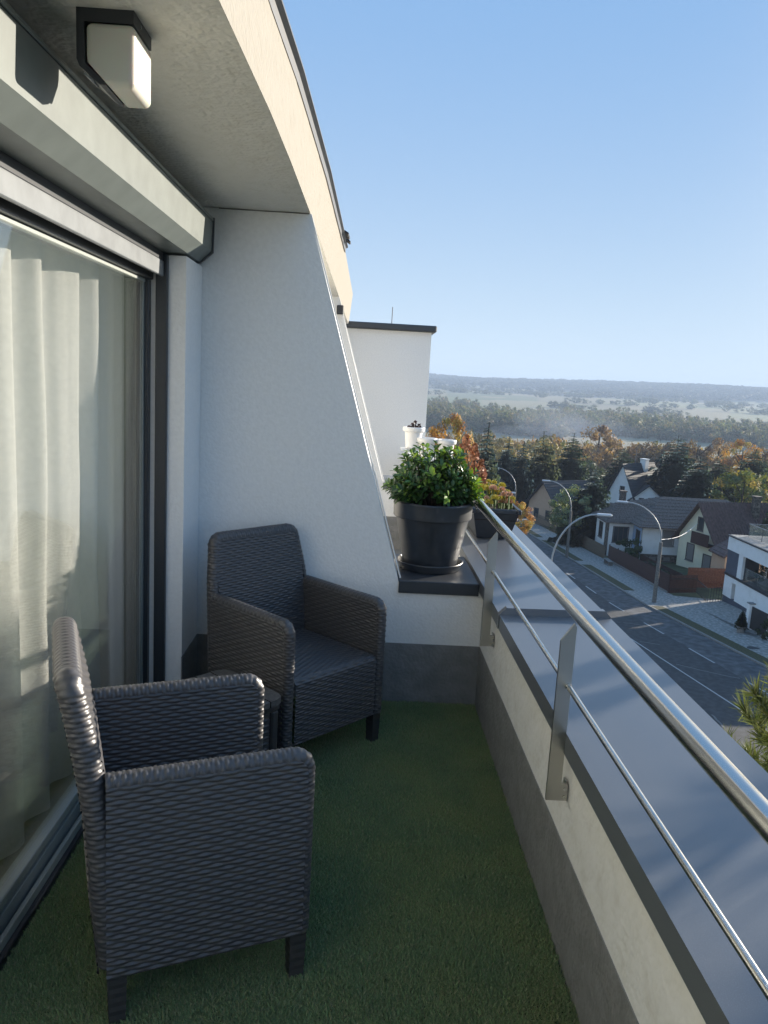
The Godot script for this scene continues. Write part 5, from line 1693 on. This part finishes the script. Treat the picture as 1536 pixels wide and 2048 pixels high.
func build_trees() -> void:
	var blue := [Color(0.085, 0.135, 0.165), Color(0.10, 0.155, 0.18), Color(0.072, 0.12, 0.145)]
	var green := [Color(0.085, 0.13, 0.115), Color(0.10, 0.145, 0.12), Color(0.075, 0.115, 0.105)]
	var grey := [Color(0.12, 0.155, 0.12), Color(0.14, 0.17, 0.125)]
	var s_blue := spruce(61, blue, 32, 15).mesh(M.needle, true)
	var s_blue2 := spruce(62, blue, 36, 16).mesh(M.needle, true)
	var s_green := spruce(63, green, 34, 16).mesh(M.needle, true)
	var s_grey := spruce(64, grey, 30, 13).mesh(M.needle, true)
	rng.seed = 3
	var list := [
		["spruce_tree", "tall dark spruce standing just beyond the orange tree", 12.7, -80.0, -1.55, 2.4, s_blue],
		["spruce_tree", "grey-green spruce with drooping boughs in front of the tallest dark spruce", 12.3, -75.0, -4.7, 2.9, s_grey],
		["spruce_tree", "slim dark blue spruce, second beyond the orange tree", 23.3, -125.0, -5.7, 2.7, s_blue2],
		["spruce_tree", "narrow blue spruce behind the brown roofed house", 24.9, -121.0, -6.1, 2.6, s_blue],
		["spruce_tree", "dense grey-green spruce behind the dark blue roof", 29.1, -125.0, -4.6, 3.8, s_grey],
		["spruce_tree", "broad dark spruce above the red roof", 36.4, -135.0, -5.2, 4.4, s_green],
		["spruce_tree", "blue spruce with sunlit edge between picket fence and white house", 27.3, -90.0, -7.0, 3.3, s_blue2],
		["spruce_tree", "round topped dark conifer behind the steep roofed house", 50.6, -150.0, -8.5, 4.8, s_green],
		["spruce_tree", "largest blue spruce right of the steep roofed house", 50.9, -125.0, -4.0, 5.6, s_blue],
		["spruce_tree", "blue-green spruce in front of the largest spruce", 49.2, -112.0, -6.4, 4.6, s_blue2],
		["spruce_tree", "dark green spruce behind the yellow-green tree", 59.4, -128.0, -7.9, 5.2, s_green],
		["spruce_tree", "dark spruce at the far edge of the conifer row", 68.6, -135.0, -6.3, 6.0, s_green],
		["spruce_tree", "tall unseen spruce added behind the modern house to shade the road", 38.8, -69.5, -4.5, 2.6, s_green],  # out of view, added only to keep sun off the road
		["spruce_tree", "tiny dark spruce tip against the pale field, left one", 108.0, -300.0, -17.5, 3.0, s_green],
		["spruce_tree", "tiny dark spruce tip against the pale field, right one", 124.0, -300.0, -20.0, 2.6, s_green],
	]
	for q in list:
		var y: float = ground(q[2], q[3])
		tree(q[0], q[1], "spruces behind the houses", Vector3(q[2], y, q[3]), q[4] - y, q[5] * 1.25, q[6], true)
	var c_orange := leafy(81, 46, 95, 0.042, [Color(0.46, 0.24, 0.07), Color(0.52, 0.30, 0.09), Color(0.40, 0.19, 0.07), Color(0.46, 0.34, 0.10)], 0.24).mesh(M.leaf_far, true)
	var c_rust := leafy(82, 54, 90, 0.038, [Color(0.36, 0.24, 0.17), Color(0.40, 0.27, 0.18), Color(0.32, 0.21, 0.155)], 0.22).mesh(M.leaf_far, true)
	var c_brown := leafy(83, 46, 70, 0.042, [Color(0.24, 0.165, 0.12), Color(0.28, 0.18, 0.125), Color(0.21, 0.15, 0.11)], 0.25).mesh(M.leaf_far, true)
	var c_tan := leafy(84, 46, 70, 0.042, [Color(0.36, 0.29, 0.15), Color(0.31, 0.26, 0.14), Color(0.40, 0.30, 0.16)], 0.25).mesh(M.leaf_far, true)
	var c_mixed := leafy(85, 50, 100, 0.042, [Color(0.15, 0.18, 0.06), Color(0.21, 0.22, 0.07), Color(0.38, 0.28, 0.08), Color(0.12, 0.14, 0.055)], 0.24).mesh(M.leaf_far, true)
	var c_pale := leafy(86, 50, 95, 0.040, [Color(0.22, 0.26, 0.14), Color(0.27, 0.30, 0.16), Color(0.18, 0.22, 0.11)], 0.24).mesh(M.leaf_far, true)
	var c_dark := leafy(87, 46, 80, 0.044, [Color(0.06, 0.08, 0.055), Color(0.075, 0.095, 0.06)], 0.26).mesh(M.leaf_far, true)
	rng.seed = 5
	var broad := [
		["orange_tree", "bright orange autumn tree next to the stair tower", 6.6, -60.0, -0.25, 1.9, c_orange, 3.2, "autumn trees"],
		["orange_tree", "small orange bush at the kerb beyond the succulents", 13.4, -64.0, -7.6, 1.4, c_orange, 1.6, "autumn trees"],
		["rust_tree", "large rusty pink autumn tree behind the broad spruce", 57.6, -190.0, -5.5, 7.0, c_rust, 8.5, "autumn trees"],
		["tan_tree", "tan yellowing tree between the narrow spruces", 31.0, -165.0, -8.0, 5.0, c_tan, 6.0, "autumn trees"],
		["tan_tree", "second tan tree, showing between two dark spruces", 40.5, -172.0, -8.8, 5.2, c_tan, 6.0, "autumn trees"],
		["brown_tree", "brown bare-looking tree right behind the round topped conifer", 72.4, -200.0, -8.5, 6.0, c_brown, 7.5, "autumn trees"],
		["brown_tree", "brown autumn tree just left of the largest spruce", 79.5, -205.0, -8.2, 6.0, c_brown, 7.5, "autumn trees"],
		["brown_tree", "brown autumn tree below the tiny spruce tips", 65.5, -208.0, -9.6, 5.5, c_brown, 7.0, "autumn trees"],
		["brown_tree", "brown autumn tree just right of the largest spruce", 86.6, -200.0, -7.5, 6.4, c_brown, 8.0, "autumn trees"],
		["brown_tree", "brown autumn tree between largest spruce and golden tree", 95.0, -206.0, -8.0, 6.2, c_rust, 8.0, "autumn trees"],
		["golden_tree", "golden orange tree top near the edge of the brown wood", 96.0, -195.0, -7.4, 5.0, c_orange, 6.0, "autumn trees"],
		["brown_tree", "dull brown tree right of the golden tree top", 107.0, -205.0, -9.0, 6.0, c_brown, 7.5, "autumn trees"],
		["mixed_tree", "green tree turning yellow behind the cream house ridge", 49.9, -100.0, -6.9, 4.3, c_mixed, 4.2, "autumn trees"],
		["mixed_tree", "second yellowing tree at the far edge beside the pale roof", 56.0, -106.0, -8.0, 3.8, c_mixed, 4.0, "autumn trees"],
		["pale_tree", "pale silvery green tree leaning over the picket fence", 22.9 + 2.0, -90.0, -9.0, 2.9, c_pale, 3.3, "garden trees"],
		["mixed_tree", "yellowing tree added behind the modern house terrace to shade the road", 43.5, -74.8, -7.0, 3.4, c_mixed, 4.2, "autumn trees"],  # extra tree put in to cast shade over the driveway gap
		["dark_tree", "dark broadleaf tree behind the far end of the conifers", 80.0, -150.0, -9.0, 6.5, c_dark, 6.5, "garden trees"],
		["dark_tree", "dark broadleaf tree below the steep white gable", 47.5, -160.0, -12.0, 5.0, c_dark, 5.0, "garden trees"],
		["dark_tree", "dark low tree beside the peach house", 22.4 + 5.0, -103.0, -13.0, 2.4, c_dark, 2.6, "garden trees"],
	]
	for q in broad:
		var y: float = ground(q[2], q[3])
		tree(q[0], q[1], q[8], Vector3(q[2], y, q[3]), q[4] - y, q[5], q[6], false, q[7])
	# the wood behind, which reads as one mass
	var wood := []
	for k in 260:
		var az := deg_to_rad(rng.randf_range(0.0, 36.0))
		var r := rng.randf_range(215.0, 330.0)
		wood.append([Vector3(r * sin(az), 0, -r * cos(az)), rng.randf_range(9.0, 13.5), rng.randf_range(3.5, 6.0)])
	scatter("autumn_wood", "brown autumn wood stretching behind the conifers", wood, leafy(91, 26, 26, 0.07, [Color(0.23, 0.165, 0.12), Color(0.27, 0.205, 0.13), Color(0.21, 0.15, 0.115), Color(0.18, 0.175, 0.10)], 0.3))
	var belt := []
	for k in 3200:
		var az := deg_to_rad(rng.randf_range(-2.0, 38.0))
		var r := 640.0 + 620.0 * pow(rng.randf(), 1.3)
		var wob := hill_noise.get_noise_2d(r * sin(az) * 1.2, -r * cos(az) * 1.2)
		if r < 740.0 and wob < 0.0 + (740.0 - r) * 0.002:
			continue
		if r > 960.0 and wob < -0.08 + (r - 960.0) * 0.0006:
			continue
		belt.append([Vector3(r * sin(az), 0, -r * cos(az)), rng.randf_range(9.0, 18.0), rng.randf_range(5.0, 9.5)])
	scatter("valley_wood", "hazy belt of riverside trees across the valley floor", belt, leafy(92, 22, 22, 0.10, [Color(0.13, 0.15, 0.085), Color(0.17, 0.18, 0.10), Color(0.11, 0.13, 0.08), Color(0.24, 0.21, 0.12)], 0.32))
	var hedges := []
	for k in 900:
		var az := deg_to_rad(rng.randf_range(-2.0, 38.0))
		var row := rng.randi() % 5
		var r: float = [1500.0, 1820.0, 2080.0, 2260.0, 2420.0][row] + 60.0 * hill_noise.get_noise_1d(az * 900.0 + row * 300.0) + rng.randf_range(-12, 12)
		if row < 4 and hill_noise.get_noise_2d(az * 2500.0, row * 500.0) < 0.05:
			continue
		hedges.append([Vector3(r * sin(az), 0, -r * cos(az)), rng.randf_range(7.0, 14.0), rng.randf_range(7.0, 13.0)])
	scatter("field_hedges", "rows of trees edging the far fields", hedges, leafy(93, 14, 12, 0.16, [Color(0.08, 0.095, 0.06), Color(0.10, 0.11, 0.065)], 0.36))
	var hillwood := []
	for k in 5200:
		var az := deg_to_rad(rng.randf_range(-1.0, 34.0))
		var r := 2350.0 + 1750.0 * sqrt(rng.randf())
		var p := Vector3(r * sin(az), 0, -r * cos(az))
		if parcel(p.x, p.z).g > 0.08:
			continue
		hillwood.append([p, rng.randf_range(12.0, 19.0), rng.randf_range(12.0, 22.0)])
	scatter("hill_forest", "dark forest covering the far hills below the skyline", hillwood, leafy(94, 9, 10, 0.24, [Color(0.035, 0.045, 0.036), Color(0.05, 0.05, 0.036), Color(0.03, 0.04, 0.034)], 0.4))
	# pines in front of the building
	var pine_k := [Color(0.10, 0.125, 0.045), Color(0.13, 0.15, 0.055), Color(0.075, 0.10, 0.04)]
	var pc := pine_crown(95, 15, pine_k).mesh(M.needle, true)
	for q in [["pine_tree", "long-needled pine whose tip shows beside the parapet", 4.75, -7.8, -1.0, 1.35, 7.0], ["pine_tree", "taller pine in the front garden just past the railing", 5.2, -3.0, 2.8, 2.2, 5.5], ["pine_tree", "slim pine in the front garden, the farther of two", 4.2, -5.9, 2.1, 0.6, 8.0], ["pine_tree", "slim pine in the front garden, the nearer of two", 4.35, -4.8, 2.1, 0.55, 8.0]]:
		var y := ground(q[2], q[3])
		var h: float = q[4] - y
		var o := thing(q[0], q[1], "tree", Vector3(q[2], y, q[3]), 0.6, "front garden pines")
		put("crown", pc, o, Transform3D(Basis.from_scale(Vector3(q[5], q[6], q[5])), Vector3(0, h - q[6], 0)))
		part("trunk", trunk(h * 0.98, 0.14), M.bark, o)

func scatter(called: String, label: String, spots: Array, crown: MB) -> void:
	var mm := MultiMesh.new()
	mm.transform_format = MultiMesh.TRANSFORM_3D
	mm.use_colors = true
	mm.mesh = crown.mesh(M.leaf_far, true)
	mm.instance_count = spots.size()
	for k in spots.size():
		var p: Vector3 = spots[k][0]
		var h: float = spots[k][1]
		var r: float = spots[k][2]
		p.y = ground(p.x, p.z) + h * 0.5
		mm.set_instance_transform(k, Transform3D(Basis(Vector3.UP, rng.randf() * TAU).scaled(Vector3(r, h * 0.58, r)), p))
		var f := rng.randf_range(0.75, 1.25)
		mm.set_instance_color(k, Color(f * rng.randf_range(0.9, 1.3), f, f * rng.randf_range(0.8, 1.1)))
	var o := MultiMeshInstance3D.new()
	o.name = numbered(called)
	o.multimesh = mm
	add_child(o)
	o.set_meta("kind", "stuff")
	tag(o, label, "wood")
